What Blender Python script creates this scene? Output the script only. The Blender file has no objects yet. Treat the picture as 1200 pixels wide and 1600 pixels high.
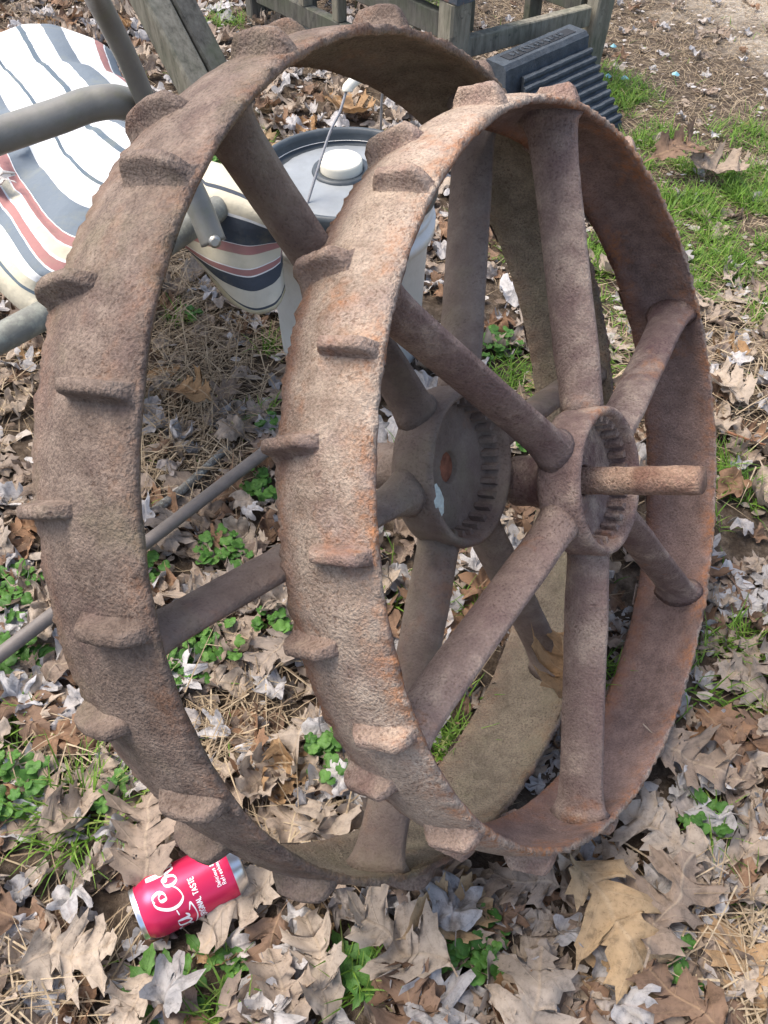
import bpy, bmesh, math, random
from math import sin, cos, pi, radians, sqrt, hypot, atan2
from mathutils import Vector, Matrix, noise

S = bpy.context.scene
COL = S.collection

# ------------------------------------------------------------------ camera, sky, sun, exposure
PITCH, CAM_H, FPX, ROLL = 0.8556773, 1.1118, 1379.94, 0.0089255      # measured from the photograph
cd = bpy.data.cameras.new('camera'); cam = bpy.data.objects.new('camera', cd); COL.objects.link(cam)
cam.matrix_world = (Matrix.Translation((0, 0, CAM_H)) @ Matrix.Rotation(pi/2 - PITCH, 4, 'X') @ Matrix.Rotation(ROLL, 4, 'Z'))
cd.sensor_fit = 'VERTICAL'; cd.sensor_height = 24.0; cd.lens = FPX/1600*24.0
cd.clip_start = 0.02; cd.clip_end = 300
S.camera = cam

SUN_EL, SUN_AZ = radians(62), radians(-75)     # azimuth measured from +Y towards +X
w = bpy.data.worlds.new('World'); S.world = w; w.use_nodes = True
nt = w.node_tree; bg = nt.nodes['Background']
sky = nt.nodes.new('ShaderNodeTexSky'); sky.sky_type = 'NISHITA'; sky.sun_disc = False
sky.sun_elevation = SUN_EL; sky.sun_rotation = SUN_AZ; sky.air_density = 1.0; sky.dust_density = 4.0; sky.ozone_density = 0.6
nt.links.new(sky.outputs[0], bg.inputs[0]); bg.inputs[1].default_value = 0.15
sl = bpy.data.lights.new('sun', 'SUN'); so = bpy.data.objects.new('sun', sl); COL.objects.link(so)
sl.energy = 1.45; sl.angle = radians(38); sl.color = (1.0, 0.95, 0.88)
sd = Vector((sin(SUN_AZ)*cos(SUN_EL), cos(SUN_AZ)*cos(SUN_EL), sin(SUN_EL)))
so.rotation_euler = sd.to_track_quat('Z', 'Y').to_euler(); so.location = sd*20
S.view_settings.view_transform = 'Standard'; S.view_settings.look = 'None'
S.view_settings.gamma = 1; S.view_settings.exposure = 1.25
S.cycles.max_bounces = 5; S.cycles.diffuse_bounces = 3; S.cycles.glossy_bounces = 2; S.cycles.transmission_bounces = 2
S.render.resolution_x, S.render.resolution_y = 768, 1024

# ------------------------------------------------------------------ helpers
def ray(px, py):
    x, y = (px-600)/FPX, (py-800)/FPX
    cr, sr = cos(ROLL), sin(ROLL); X = x*cr + y*sr; Y = -x*sr + y*cr
    return Vector((X, cos(PITCH) - Y*sin(PITCH), -sin(PITCH) - Y*cos(PITCH)))
def at(px, py, z=0.0):                      # measured picture point -> place in the yard at height z
    r = ray(px, py); t = (z-CAM_H)/r.z; return Vector((0, 0, CAM_H)) + r*t
def aty(px, py, y):                         # ... at distance y
    r = ray(px, py); return Vector((0, 0, CAM_H)) + r*(y/r.y)
def project(P):
    q = Vector(P) - Vector((0, 0, CAM_H)); Z = q.y*cos(PITCH) - q.z*sin(PITCH); Y = -q.y*sin(PITCH) - q.z*cos(PITCH)
    if Z < .05: return (-9999, -9999)
    return (600+FPX*q.x/Z, 800+FPX*Y/Z)

def N1(x, y=0., z=0.): return noise.noise(Vector((x, y, z)))

def mesh(name, verts, faces, mat=None, parent=None, smooth=True, uv=None, loc=None):
    me = bpy.data.meshes.new(name); me.from_pydata([tuple(v) for v in verts], [], faces)
    if smooth: me.polygons.foreach_set('use_smooth', [True]*len(me.polygons))
    if uv is not None:
        l = me.uv_layers.new(name='UVMap')
        vi = [0]*len(me.loops); me.loops.foreach_get('vertex_index', vi)
        flat = []
        for i in vi: flat += [uv[i][0], uv[i][1]]
        l.data.foreach_set('uv', flat)
    if mat: me.materials.append(mat)
    me.update()
    o = bpy.data.objects.new(name, me); COL.objects.link(o)
    if parent: o.parent = parent
    if loc is not None: o.location = loc
    return o
def empty(name, loc=(0, 0, 0), label=None, cat=None, group=None):
    o = bpy.data.objects.new(name, None); o.location = loc; o.empty_display_size = .05; COL.objects.link(o)
    if label: tag(o, label, cat, group)
    return o
def tag(o, label=None, cat=None, group=None, kind=None):
    if label: o['label'] = label
    if cat: o['category'] = cat
    if group: o['group'] = group
    if kind: o['kind'] = kind
    return o
def copy(o, parent=None):
    c = o.copy(); COL.objects.link(c); c.parent = parent; return c

def revolve(prof, seg, jit=None, closed=True, z_axis=True):
    """prof: list of (r, z); jit(theta, i) -> (dr, dz)"""
    V, F = [], []; n = len(prof)
    for k in range(seg):
        t = 2*pi*k/seg
        for i, (r, z) in enumerate(prof):
            dr, dz = jit(t, i) if jit else (0, 0)
            V.append(((r+dr)*cos(t), (r+dr)*sin(t), z+dz))
    for k in range(seg):
        k2 = (k+1) % seg
        for i in range(n if closed else n-1):
            j = (i+1) % n
            F.append((k*n+i, k*n+j, k2*n+j, k2*n+i))
    return V, F
def orient(o):
    bm = bmesh.new(); bm.from_mesh(o.data); bmesh.ops.recalc_face_normals(bm, faces=bm.faces); bm.to_mesh(o.data); bm.free(); return o
def catmull(P, n):
    P = [Vector(p) for p in P]; out = []
    for i in range(len(P)-1):
        a = P[max(i-1, 0)]; b = P[i]; c = P[i+1]; d = P[min(i+2, len(P)-1)]
        for k in range(n):
            t = k/n; out.append(.5*((2*b)+(c-a)*t+(2*a-5*b+4*c-d)*t*t+(3*b-a-3*c+d)*t**3))
    out.append(P[-1]); return out
def tube(path, r, seg=14, ends=True, rfun=None):
    V, F = [], []; n = len(path); up = None
    for i, p in enumerate(path):
        d = (path[min(i+1, n-1)]-path[max(i-1, 0)]).normalized()
        if up is None:
            up = Vector((0, 0, 1)) if abs(d.z) < .9 else Vector((1, 0, 0))
        x = (up - d*up.dot(d)).normalized(); up = x; y = d.cross(x)
        rr = rfun(i/(n-1)) if rfun else r
        for k in range(seg):
            a = 2*pi*k/seg; V.append(p + (x*cos(a)+y*sin(a))*rr)
    for i in range(n-1):
        for k in range(seg):
            k2 = (k+1) % seg; F.append((i*seg+k, i*seg+k2, (i+1)*seg+k2, (i+1)*seg+k))
    if ends:
        F.append(tuple(range(seg))[::-1]); F.append(tuple((n-1)*seg+k for k in range(seg)))
    return V, F
def box_between(a, b, up, wx, wz):
    """bevelled bar from a to b; wx across, wz along up"""
    a, b = Vector(a), Vector(b); d = (b-a).normalized(); up = Vector(up); up = (up-d*up.dot(d)).normalized(); s = d.cross(up)
    bv = min(wx, wz)*.09
    ring = []
    for sx, sz in ((1, 1), (-1, 1), (-1, -1), (1, -1)):
        if sx*sz > 0: pts = [(sx*(wx/2), sz*(wz/2-bv)), (sx*(wx/2-bv), sz*(wz/2))]
        else: pts = [(sx*(wx/2-bv), sz*(wz/2)), (sx*(wx/2), sz*(wz/2-bv))]
        ring += pts
    V, F = [], []; L = (b-a).length; n = max(2, int(L/.05))
    for i in range(n+1):
        p = a + d*(L*i/n)
        for x, z in ring:
            j = .0012*N1(p.x*30+x*90, p.y*30, p.z*30+z*90)
            V.append(p + s*(x+j) + up*(z+j))
    m = len(ring)
    for i in range(n):
        for k in range(m): F.append((i*m+k, i*m+(k+1) % m, (i+1)*m+(k+1) % m, (i+1)*m+k))
    F.append(tuple(range(m))[::-1]); F.append(tuple(n*m+k for k in range(m)))
    return V, F

# ------------------------------------------------------------------ materials
class NT:
    def __init__(s, name):
        s.m = bpy.data.materials.new(name); s.m.use_nodes = True; s.t = s.m.node_tree; s.b = s.t.nodes['Principled BSDF']
        s.out = s.t.nodes['Material Output']
    def n(s, typ, **kw):
        x = s.t.nodes.new(typ)
        for k, v in kw.items(): setattr(x, k, v)
        return x
    def l(s, a, b): s.t.links.new(a, b)
    def pos(s): return s.n('ShaderNodeNewGeometry').outputs['Position']
    def obj(s): return s.n('ShaderNodeTexCoord').outputs['Object']
    def noise(s, vec, scale, detail=4, rough=.6, lac=2.):
        x = s.n('ShaderNodeTexNoise'); s.l(vec, x.inputs['Vector']); x.inputs['Scale'].default_value = scale
        x.inputs['Detail'].default_value = detail; x.inputs['Roughness'].default_value = rough; return x.outputs['Fac']
    def voro(s, vec, scale, feature='F1'):
        x = s.n('ShaderNodeTexVoronoi', feature=feature); s.l(vec, x.inputs['Vector']); x.inputs['Scale'].default_value = scale; return x
    def ramp(s, fac, stops, interp='LINEAR'):
        x = s.n('ShaderNodeValToRGB'); cr = x.color_ramp; cr.interpolation = interp
        while len(cr.elements) > 1: cr.elements.remove(cr.elements[-1])
        for i, (p, c) in enumerate(stops):
            e = cr.elements[0] if i == 0 else cr.elements.new(p)
            e.position = p; e.color = (c, c, c, 1) if isinstance(c, (int, float)) else (*c, 1)
        s.l(fac, x.inputs[0]); return x.outputs[0]
    def mix(s, f, a, b, mode='MIX'):
        x = s.n('ShaderNodeMix', data_type='RGBA', blend_type=mode)
        for sock, v in ((x.inputs[0], f), (x.inputs[6], a), (x.inputs[7], b)):
            if isinstance(v, (int, float)): sock.default_value = v
            elif isinstance(v, tuple): sock.default_value = (*v, 1)
            else: s.l(v, sock)
        return x.outputs[2]
    def math(s, op, a, b=None, c=None):
        x = s.n('ShaderNodeMath', operation=op)
        for i, v in enumerate((a, b, c)):
            if v is None: continue
            if isinstance(v, (int, float)): x.inputs[i].default_value = v
            else: s.l(v, x.inputs[i])
        return x.outputs[0]
    def bump(s, h, strength=1., dist=.002, prev=None):
        x = s.n('ShaderNodeBump'); x.inputs['Strength'].default_value = strength; x.inputs['Distance'].default_value = dist
        s.l(h, x.inputs['Height'])
        if prev is not None: s.l(prev, x.inputs['Normal'])
        return x.outputs[0]
    def set(s, **kw):
        for k, v in kw.items():
            i = s.b.inputs[k.replace('_', ' ')]
            if hasattr(v, 'links') or hasattr(v, 'is_linked'): s.l(v, i)
            elif isinstance(v, tuple): i.default_value = (*v, 1)
            else: i.default_value = v
        return s

def rust(name, dark, mid, light, orange_amt=.5, pit=1., lichen=0., purple=.55, edge=0., spread=0., inside=None):
    t = NT(name); P = t.pos()
    big = t.noise(P, 6, 4, .62); med = t.noise(P, 48, 3, .6); fine = t.noise(P, 420, 2, .55)
    f = t.math('ADD', t.math('MULTIPLY', big, .6), t.math('MULTIPLY', med, .4))
    c = t.ramp(f, [(.34, dark), (.50, mid), (.64, light)])
    pz = t.ramp(t.noise(P, 13, 4, .7), [(.50, 0.), (.66, purple)])          # dark purple oxide
    c = t.mix(pz, c, tuple(x*y for x, y in zip(mid, (.62, .50, .58))))
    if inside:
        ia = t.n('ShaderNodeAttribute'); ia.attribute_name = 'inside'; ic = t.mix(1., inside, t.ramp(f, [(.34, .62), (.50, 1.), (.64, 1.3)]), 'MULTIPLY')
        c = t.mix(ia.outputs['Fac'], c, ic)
    if spread:
        oi = t.n('ShaderNodeObjectInfo'); c = t.mix(t.math('MULTIPLY', oi.outputs['Random'], spread), c, light)
    g_ = .26*min(1, pit)**2; c = t.mix(1., c, t.ramp(fine, [(.32, 1-g_), (.50, 1.0), (.68, 1+.7*g_)]), 'MULTIPLY')
    pitn = t.noise(P, 310, 2, .6)
    keep = t.ramp(t.noise(P, 17, 3, .7), [(.40, .12), (.58, 1.)])
    pitm = t.math('MULTIPLY', t.ramp(pitn, [(.37, 1.), (.44, 0.)]), keep)
    c = t.mix(t.math('MULTIPLY', pitm, .58*pit), c, tuple(x*y for x, y in zip(mid, (.34, .27, .25))))
    oz = t.math('MULTIPLY', t.ramp(t.noise(P, 9, 4, .72), [(.575, 0.), (.69, 1.)]), orange_amt)
    if edge:
        at_ = t.n('ShaderNodeAttribute'); at_.attribute_name = 'edge'
        ez = t.math('MULTIPLY', at_.outputs['Fac'], t.ramp(t.noise(P, 22, 4, .7), [(.42, 0.), (.62, edge)]))
        oz = t.math('MAXIMUM', oz, ez)
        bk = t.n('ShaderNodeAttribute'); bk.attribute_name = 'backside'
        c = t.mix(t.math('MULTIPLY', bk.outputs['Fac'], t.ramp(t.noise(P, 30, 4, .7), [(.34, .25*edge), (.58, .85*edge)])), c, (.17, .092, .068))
    oz = t.math('MULTIPLY', oz, t.ramp(t.noise(P, 150, 3, .7), [(.36, .15), (.56, 1.)]))
    c = t.mix(oz, c, (.36, .135, .040))
    if lichen:
        lz = t.math('MULTIPLY', t.ramp(t.noise(P, 8, 4, .7), [(.50, 0.), (.68, 1.)]), lichen)
        c = t.mix(lz, c, (.18, .165, .09))
    hgt = t.math('ADD', t.math('ADD', t.math('MULTIPLY', fine, .35), t.math('MULTIPLY', pitn, .75)), t.math('MULTIPLY', med, .35))
    n2 = t.bump(hgt, .75*pit, .0038)
    t.set(Base_Color=c, Roughness=.86, Normal=n2); t.b.inputs['Specular IOR Level'].default_value = .22
    return t.m

M = {}
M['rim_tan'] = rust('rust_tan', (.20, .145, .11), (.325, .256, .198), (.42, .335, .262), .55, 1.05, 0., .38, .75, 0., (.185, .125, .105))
M['lug_tan'] = rust('rust_tan_lug', (.165, .112, .085), (.265, .195, .152), (.36, .275, .212), .5, 1.)
M['spoke_red'] = rust('rust_red', (.115, .072, .065), (.20, .137, .115), (.36, .275, .212), .6, .9, 0., .85, 0., .30)
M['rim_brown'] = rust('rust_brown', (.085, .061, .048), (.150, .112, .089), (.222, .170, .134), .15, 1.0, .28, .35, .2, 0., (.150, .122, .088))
M['spoke_grey'] = rust('rust_grey', (.09, .062, .050), (.155, .115, .093), (.215, .168, .135), .2, .6, .28, .4, 0., .4)
M['axle'] = rust('rust_axle', (.17, .095, .065), (.30, .20, .14), (.42, .30, .21), .9, 1.3)

def paint(name, col, rough=.5, var=.15, dirt=None, scale=12, bump=.1, spec=.4, bdist=.0008):
    t = NT(name); P = t.pos(); f = t.noise(P, scale, 5, .65)
    lo = tuple(x*(1-var) for x in col); hi = tuple(x*(1+var) for x in col)
    c = t.ramp(f, [(.3, lo), (.7, hi)])
    if dirt:
        dz = t.ramp(t.noise(P, scale*2.3, 6, .7), [(.50, 0.), (.72, dirt[0])]); c = t.mix(dz, c, dirt[1])
    n = t.bump(t.noise(P, 240, 3, .6), bump, bdist)
    t.set(Base_Color=c, Roughness=rough, Normal=n); t.b.inputs['Specular IOR Level'].default_value = spec
    return t.m
M['bucket_white'] = paint('bucket_white', (.62, .62, .60), .42, .06, (.25, (.33, .30, .24)), 14)
M['lid_black'] = paint('lid_black', (.045, .055, .062), .45, .2, (.5, (.12, .125, .125)), 9)
M['lid_dusty'] = paint('lid_dusty', (.23, .245, .25), .34, .22, (.6, (.20, .21, .20)), 10)
M['cap_white'] = paint('cap_white', (.72, .68, .56), .4, .04)
M['wire'] = paint('wire', (.25, .25, .26), .35, .2, (.5, (.12, .10, .09)), 60); 
M['tube'] = paint('painted_tube', (.165, .158, .135), .42, .18, (.55, (.14, .145, .09)), 20, .35, .5)
M['tube_lichen'] = paint('tube_lichen', (.17, .17, .145), .6, .2, (.85, (.30, .31, .25)), 24, .6, .3)
M['bore'] = paint('bore_rust', (.20, .075, .04), .9, .4, None, 90, .8)
M['bolt'] = paint('bolt_steel', (.42, .40, .35), .35, .1)
M['bolt'].node_tree.nodes['Principled BSDF'].inputs['Metallic'].default_value = .8
M['rod'] = paint('rod_steel', (.145, .125, .11), .5, .2, (.4, (.20, .17, .14)), 40, .5, .4)
M['rubber'] = paint('chock_rubber', (.052, .062, .072), .72, .3, (.55, (.10, .11, .12)), 30, .9, .25, .002)
M['rubber_dark'] = paint('chock_recess', (.02, .022, .025), .8, .2)
M['lichen'] = paint('lichen', (.42, .46, .42), .95, .25, None, 120, 1., .1, .002)
M['blue'] = paint('blue_scrap', (.20, .42, .46), .5, .2)
M['stick'] = paint('stick_bark', (.17, .16, .14), .9, .4, (.9, (.40, .43, .40)), 60, 1., .1, .002)
M['twig'] = paint('twig', (.22, .10, .05), .8, .3, None, 60, .5)

def wood(name, col, green=.5):
    t = NT(name); P = t.pos()
    mp = t.n('ShaderNodeMapping'); t.l(P, mp.inputs[0]); mp.inputs['Scale'].default_value = (1, 1, .18)
    f = t.noise(mp.outputs[0], 70, 5, .7); g = t.noise(P, 9, 5, .65)
    c = t.ramp(f, [(.28, tuple(x*.45 for x in col)), (.5, col), (.75, tuple(x*1.5 for x in col))])
    c = t.mix(t.math('MULTIPLY', t.ramp(g, [(.45, 0.), (.65, 1.)]), green), c, (.085, .10, .06))
    c = t.mix(t.ramp(t.noise(P, 34, 4, .7), [(.6, 0.), (.72, .6)]), c, (.035, .035, .033))
    t.set(Base_Color=c, Roughness=.9, Normal=t.bump(f, .6, .002)); t.b.inputs['Specular IOR Level'].default_value = .2
    return t.m
M['wood_dark'] = wood('wood_dark', (.10, .095, .08), .6)
M['wood_grey'] = wood('wood_grey', (.19, .175, .135), .35)
M['slate'] = paint('stand_top', (.06, .075, .09), .6, .3, (.8, (.33, .14, .06)), 16, .6)

def leafmat(name, stops, vein, trans=.22, rough=.75):
    t = NT(name)
    a = t.n('ShaderNodeAttribute'); a.attribute_name = 'rnd'
    oi = t.n('ShaderNodeObjectInfo')
    r = t.math('FRACT', t.math('ADD', a.outputs['Fac'], oi.outputs['Random']))
    c = t.ramp(r, stops)
    uv = t.n('ShaderNodeUVMap'); uv.uv_map = 'UVMap'; sp = t.n('ShaderNodeSeparateXYZ'); t.l(uv.outputs[0], sp.inputs[0])
    u, v = sp.outputs[0], sp.outputs[1]
    av = t.math('ABSOLUTE', v)
    mid = t.ramp(av, [(.006, 1.), (.018, 0.)])
    lat = t.math('FRACT', t.math('MULTIPLY', t.math('SUBTRACT', u, t.math('MULTIPLY', av, .85)), 6.))
    lat = t.ramp(lat, [(.0, 1.), (.05, 0.), (.95, 0.), (1., 1.)])
    P = t.pos()
    vm = t.math('MAXIMUM', mid, t.math('MULTIPLY', lat, .55))
    c = t.mix(t.math('MULTIPLY', vm, .65), c, vein)
    bl = t.ramp(t.noise(P, 75, 4, .72), [(.30, .58), (.5, 1.), (.72, 1.18)]); c = t.mix(1., c, bl, 'MULTIPLY')
    sp2 = t.ramp(t.noise(P, 260, 3, .6), [(.62, 0.), (.72, .5)]); c = t.mix(sp2, c, tuple(x*.35 for x in stops[0][1]))
    h = t.math('ADD', t.math('MULTIPLY', t.noise(P, 130, 4, .6), .6), t.math('MULTIPLY', vm, .6))
    t.set(Base_Color=c, Roughness=rough, Normal=t.bump(h, .5, .002)); t.b.inputs['Specular IOR Level'].default_value = .28
    tr = t.n('ShaderNodeBsdfTranslucent'); t.l(c, tr.inputs[0]); mx = t.n('ShaderNodeMixShader'); mx.inputs[0].default_value = trans
    t.l(t.b.outputs[0], mx.inputs[1]); t.l(tr.outputs[0], mx.inputs[2]); t.l(mx.outputs[0], t.out.inputs[0])
    return t.m
M['oak_tan'] = leafmat('oak_tan', [(0, (.235, .175, .132)), (.3, (.32, .25, .19)), (.6, (.41, .335, .26)), (.8, (.33, .275, .225)), (1., (.25, .185, .14))], (.42, .33, .24))
M['oak_brown'] = leafmat('oak_brown', [(0, (.155, .095, .06)), (.5, (.21, .135, .09)), (1., (.26, .15, .085))], (.30, .20, .12))
M['oak_gold'] = leafmat('oak_gold', [(0, (.29, .165, .075)), (.6, (.36, .235, .125)), (1., (.41, .29, .165))], (.46, .34, .21))
M['leaf_grey'] = leafmat('leaf_grey', [(0, (.29, .275, .265)), (.35, (.39, .372, .36)), (.6, (.47, .455, .445)), (.8, (.40, .365, .335)), (1., (.33, .285, .25))], (.28, .25, .24), .15)
M['clover'] = leafmat('clover_green', [(0, (.055, .14, .025)), (.5, (.08, .20, .035)), (1., (.12, .25, .05))], (.13, .26, .07), .3, .5)
M['grass'] = leafmat('grass_green', [(0, (.07, .15, .02)), (.5, (.145, .275, .034)), (.85, (.21, .34, .055)), (1., (.28, .29, .10))], (.12, .24, .04), .35, .5)
M['straw'] = leafmat('straw', [(0, (.22, .16, .10)), (.4, (.34, .26, .165)), (.8, (.45, .36, .24)), (1., (.17, .12, .08))], (.3, .22, .14), .15, .8)
M['bits'] = leafmat('litter_bits', [(0, (.12, .085, .06)), (.35, (.25, .195, .15)), (.7, (.38, .33, .275)), (1., (.50, .48, .46))], (.2, .15, .1), .1, .85)

t = NT('soil'); P = t.pos()
c = t.ramp(t.noise(P, 55, 6, .75), [(.3, (.040, .028, .020)), (.5, (.095, .072, .052)), (.7, (.19, .15, .115))])
sx = t.n('ShaderNodeSeparateXYZ'); t.l(P, sx.inputs[0])
# bare sandy yard beyond the stand
m1 = t.math('SUBTRACT', t.math('ADD', t.math('MULTIPLY', sx.outputs[0], .9), t.math('MULTIPLY', sx.outputs[1], .55)), 2.45)
m1 = t.math('ADD', m1, t.math('MULTIPLY', t.math('SUBTRACT', t.noise(P, 2.2, 6, .7), .5), 2.2))
sand = t.ramp(t.noise(P, 90, 5, .7), [(.3, (.25, .205, .155)), (.5, (.44, .385, .31)), (.7, (.62, .56, .475))])
c = t.mix(t.ramp(m1, [(0., 0.), (.55, 1.)]), c, sand)
t.set(Base_Color=c, Roughness=.95, Normal=t.bump(t.noise(P, 70, 6, .75), .9, .012)); t.b.inputs['Specular IOR Level'].default_value = .1
M['soil'] = t.m

# ------------------------------------------------------------------ ground
random.seed(7)
def gz(x, y): return .010*N1(x*2.3, y*2.3, 3.1) + .004*N1(x*9, y*9, 1.7) - .004
gv, gf = [], []
xs = [-60, -25, -10, -5] + [-3+.04*i for i in range(151)] + [5, 10, 25, 60]
ys = [-60, -25, -10, -4, -1.5] + [-.6+.04*i for i in range(151)] + [7, 10, 25, 60]
for y in ys:
    for x in xs: gv.append((x, y, gz(x, y)))
for j in range(len(ys)-1):
    for i in range(len(xs)-1):
        a = j*len(xs)+i; gf.append((a, a+1, a+1+len(xs), a+len(xs)))
tag(mesh('ground', gv, gf, M['soil']), kind='structure')

# ------------------------------------------------------------------ iron wheels
def make_wheel(label, C, az, el, R, W, phase, lug_f, lug_b, oh, orr, hub, ring_r, mats, seed, axle_tip=None, sleeve_back=-.07, sleeve_r=.03):
    rng = random.Random(seed)
    a = Vector((cos(el)*cos(az), cos(el)*sin(az), sin(el))); u = Vector((0, 0, 1)); u = (u-a*u.dot(a)).normalized(); v = a.cross(u)
    rot = Matrix((u, v, a)).transposed().to_4x4()
    base = Vector(C) - u*(R+.012) - a*(W/2)
    e = empty('iron_wheel'); e.matrix_world = Matrix.Translation(base) @ rot
    tag(e, label, 'wheel', 'cast iron lugged wheels leaning together')
    cen = Vector((R+.012, 0, W/2))
    # rim: crowned plate, hollow inside, rough chipped edges
    out, inn = [], []; K = 11
    for i in range(K):
        s = -1 + 2*i/(K-1); out.append((R-.004+.0105*(1-abs(s)**1.7), s*W/2))
    for i in range(K-1, -1, -1):
        s = -1 + 2*i/(K-1); s2 = s*.985
        inn.append((R-.0112+.0098*(1-abs(s)**1.5), s2*W/2))
    prof = out + [(R-.0076, W/2+.0010)] + inn + [(R-.0076, -W/2-.0010)]
    n = len(prof)
    def jit(th, i):
        r, z = prof[i]; edge = max(0, abs(z)/(W/2)-.8)/.2
        x, y = cos(th)*R, sin(th)*R
        q = Vector((x*1., y*1., z+r*7+seed))
        d = .0011*noise.noise(q*26) + .0006*noise.noise(q*80)
        ch = edge*(.0014*noise.noise(q*75+Vector((9, 0, 0))) + .0020*noise.noise(q*190))
        return d + ch*.8, (ch*1.3 if z > 0 else -ch*1.3)
    V, F = revolve(prof, 720, jit)
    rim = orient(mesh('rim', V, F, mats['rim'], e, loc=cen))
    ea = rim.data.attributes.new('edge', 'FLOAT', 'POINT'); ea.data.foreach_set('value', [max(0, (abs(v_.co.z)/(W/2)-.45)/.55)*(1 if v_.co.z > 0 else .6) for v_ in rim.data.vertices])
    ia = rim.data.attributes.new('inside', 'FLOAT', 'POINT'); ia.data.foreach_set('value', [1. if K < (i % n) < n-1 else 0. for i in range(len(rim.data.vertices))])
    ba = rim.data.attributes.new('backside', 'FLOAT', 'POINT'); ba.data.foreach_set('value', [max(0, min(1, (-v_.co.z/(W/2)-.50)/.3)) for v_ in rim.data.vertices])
    # lugs
    def lugmesh(side):
        V, F = [], []; nz = 14
        z0, z1 = -.06*W, W/2+(-.0015 if side > 0 else .003)
        sec = [(-.017, -.005), (-.011, -.0005), (-.0072, .004), (-.0058, .010), (-.0055, .0162), (-.0042, .0184), (.0022, .0190), (.0046, .0172), (.0054, .011), (.0068, .0045), (.0105, -.0003), (.0160, -.005)]
        for i in range(nz+1):
            s = i/nz; z = z0+(z1-z0)*s
            hh = min(1, (s/.22))**.75 if s < .22 else 1.
            if s > .86: hh *= 1-(.62 if side > 0 else .35)*((s-.86)/.14)**2
            hh *= 1+.10*sin(s*5+seed)
            zc = max(0, 1-(abs(z)/(W/2))**1.7)
            for y, x in sec:
                xx = x*hh if x > 0 else x
                yy = y + .004*(s-.5) + .0007*N1(s*9, y*500, seed)
                V.append((R-.005+.0105*zc+xx+.0007*N1(s*14, y*700, x*900), yy, z*side))
        m = len(sec)
        for i in range(nz):
            for k in range(m-1): F.append((i*m+k, i*m+k+1, (i+1)*m+k+1, (i+1)*m+k))
        F.append(tuple(range(m))); F.append(tuple(nz*m+k for k in range(m))[::-1])
        return V, F
    for side, ph in ((1, lug_f), (-1, lug_b)):
        V, F = lugmesh(side); first = None
        for k in range(16):
            if first is None: o = first = orient(mesh('lug', V, F, mats['lug'], e))
            else: o = copy(first, e)
            o.location = cen; o.rotation_euler = (rng.uniform(-.012, .012)*0, 0, radians(ph+22.5*k)+rng.uniform(-.012, .012))
            j = rng.uniform(-.0025, .001); o.location = cen + Vector((cos(o.rotation_euler.z)*j, sin(o.rotation_euler.z)*j, 0))
    # spokes
    V, F = [], []; ns, m = 26, 24; r0, r1 = ring_r-.005, R+.0005
    for i in range(ns+1):
        s = i/ns; r = r0+(r1-r0)*s; z = oh+(orr-oh)*s
        fl = max(0, (s-.82)/.18); fh = max(0, (.20-s)/.20)
        az_, ty = .0268*(1+.10*fl+.28*fl**5-.14*fh), .0126*(1+.20*fl**2+.75*fl**6+.25*fh+.9*fh**4)
        az_ *= 1-.05*sin(pi*s)
        lens = [(1, .16), (.985, .24), (.93, .34), (.78, .58), (.55, .80), (.28, .95), (0, 1.)]
        half = lens + [(-a_, b_) for a_, b_ in lens[-2::-1]]
        ring = half + [(a_, -b_) for a_, b_ in half[::-1]]
        m = len(ring)
        for px, py in ring:
            q = Vector((r*26, px*2.2+seed, py*2)); d = 1+.022*noise.noise(q)
            zz = z+px*az_*d+.0006*noise.noise(q*5)
            V.append((r-fl**3*.0115*min(1.1, abs(zz)/(W/2))**1.7-fl**3*(py*ty)**2/(2*R), py*ty*d, zz))
    for i in range(ns):
        for k in range(m): F.append((i*m+k, i*m+(k+1) % m, (i+1)*m+(k+1) % m, (i+1)*m+k))
    F.append(tuple(range(m))[::-1]); F.append(tuple(ns*m+k for k in range(m)))
    first = None
    for k in range(6):
        if first is None: o = first = orient(mesh('spoke', V, F, mats['spoke'], e))
        else: o = copy(first, e)
        o.location = cen; o.rotation_euler = (0, 0, radians(phase+60*k)+rng.uniform(-.01, .01))
    # hub: cup with toothed ratchet ring, barrel behind it
    rr = ring_r; fl = hub-.030; br = .0165
    hp = [(br, -.045), (br, fl-.002), (br+.002, fl), (rr-.016, fl), (rr-.012, fl+.003), (rr-.0105, hub-.006), (rr-.009, hub-.001), (rr-.005, hub+.0012), (rr-.0015, hub-.001), (rr, hub-.006),
          (rr+.0012, hub-.020), (rr+.0015, hub-.038), (rr-.002, hub-.046), (rr-.012, hub-.052), (sleeve_r+.014, hub-.062), (sleeve_r+.004, hub-.078), (sleeve_r, hub-.095), (sleeve_r, sleeve_back+.003), (sleeve_r-.003, sleeve_back), (br, sleeve_back)]
    V, F = revolve(hp, 96, lambda th, i: (.0009*N1(cos(th)*5+i, sin(th)*5, seed)*(1 if i > 3 else .3), .0009*N1(cos(th)*6, sin(th)*6+i, seed+4)))
    h = orient(mesh('hub', V, F, mats['spoke'], e, loc=cen))
    if axle_tip is None:
        V, F = revolve([(0.0001, fl-.007), (br+.0005, fl-.007)], 32, closed=False); mesh('bore_plug', V, F, M['bore'], e, loc=cen)
        hole = [(0.0001, 0), (.0042, 0)]
        V, F = tube([Vector((sleeve_r-.004, 0, 0)), Vector((sleeve_r+.0006, 0, 0))], .0045, 14)
        mesh('set_screw_hole', V, F, M['rubber_dark'], e, loc=cen+Vector((0, 0, -.048))).rotation_euler = (0, 0, radians(55))
    tn = 28; first = None
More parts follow.
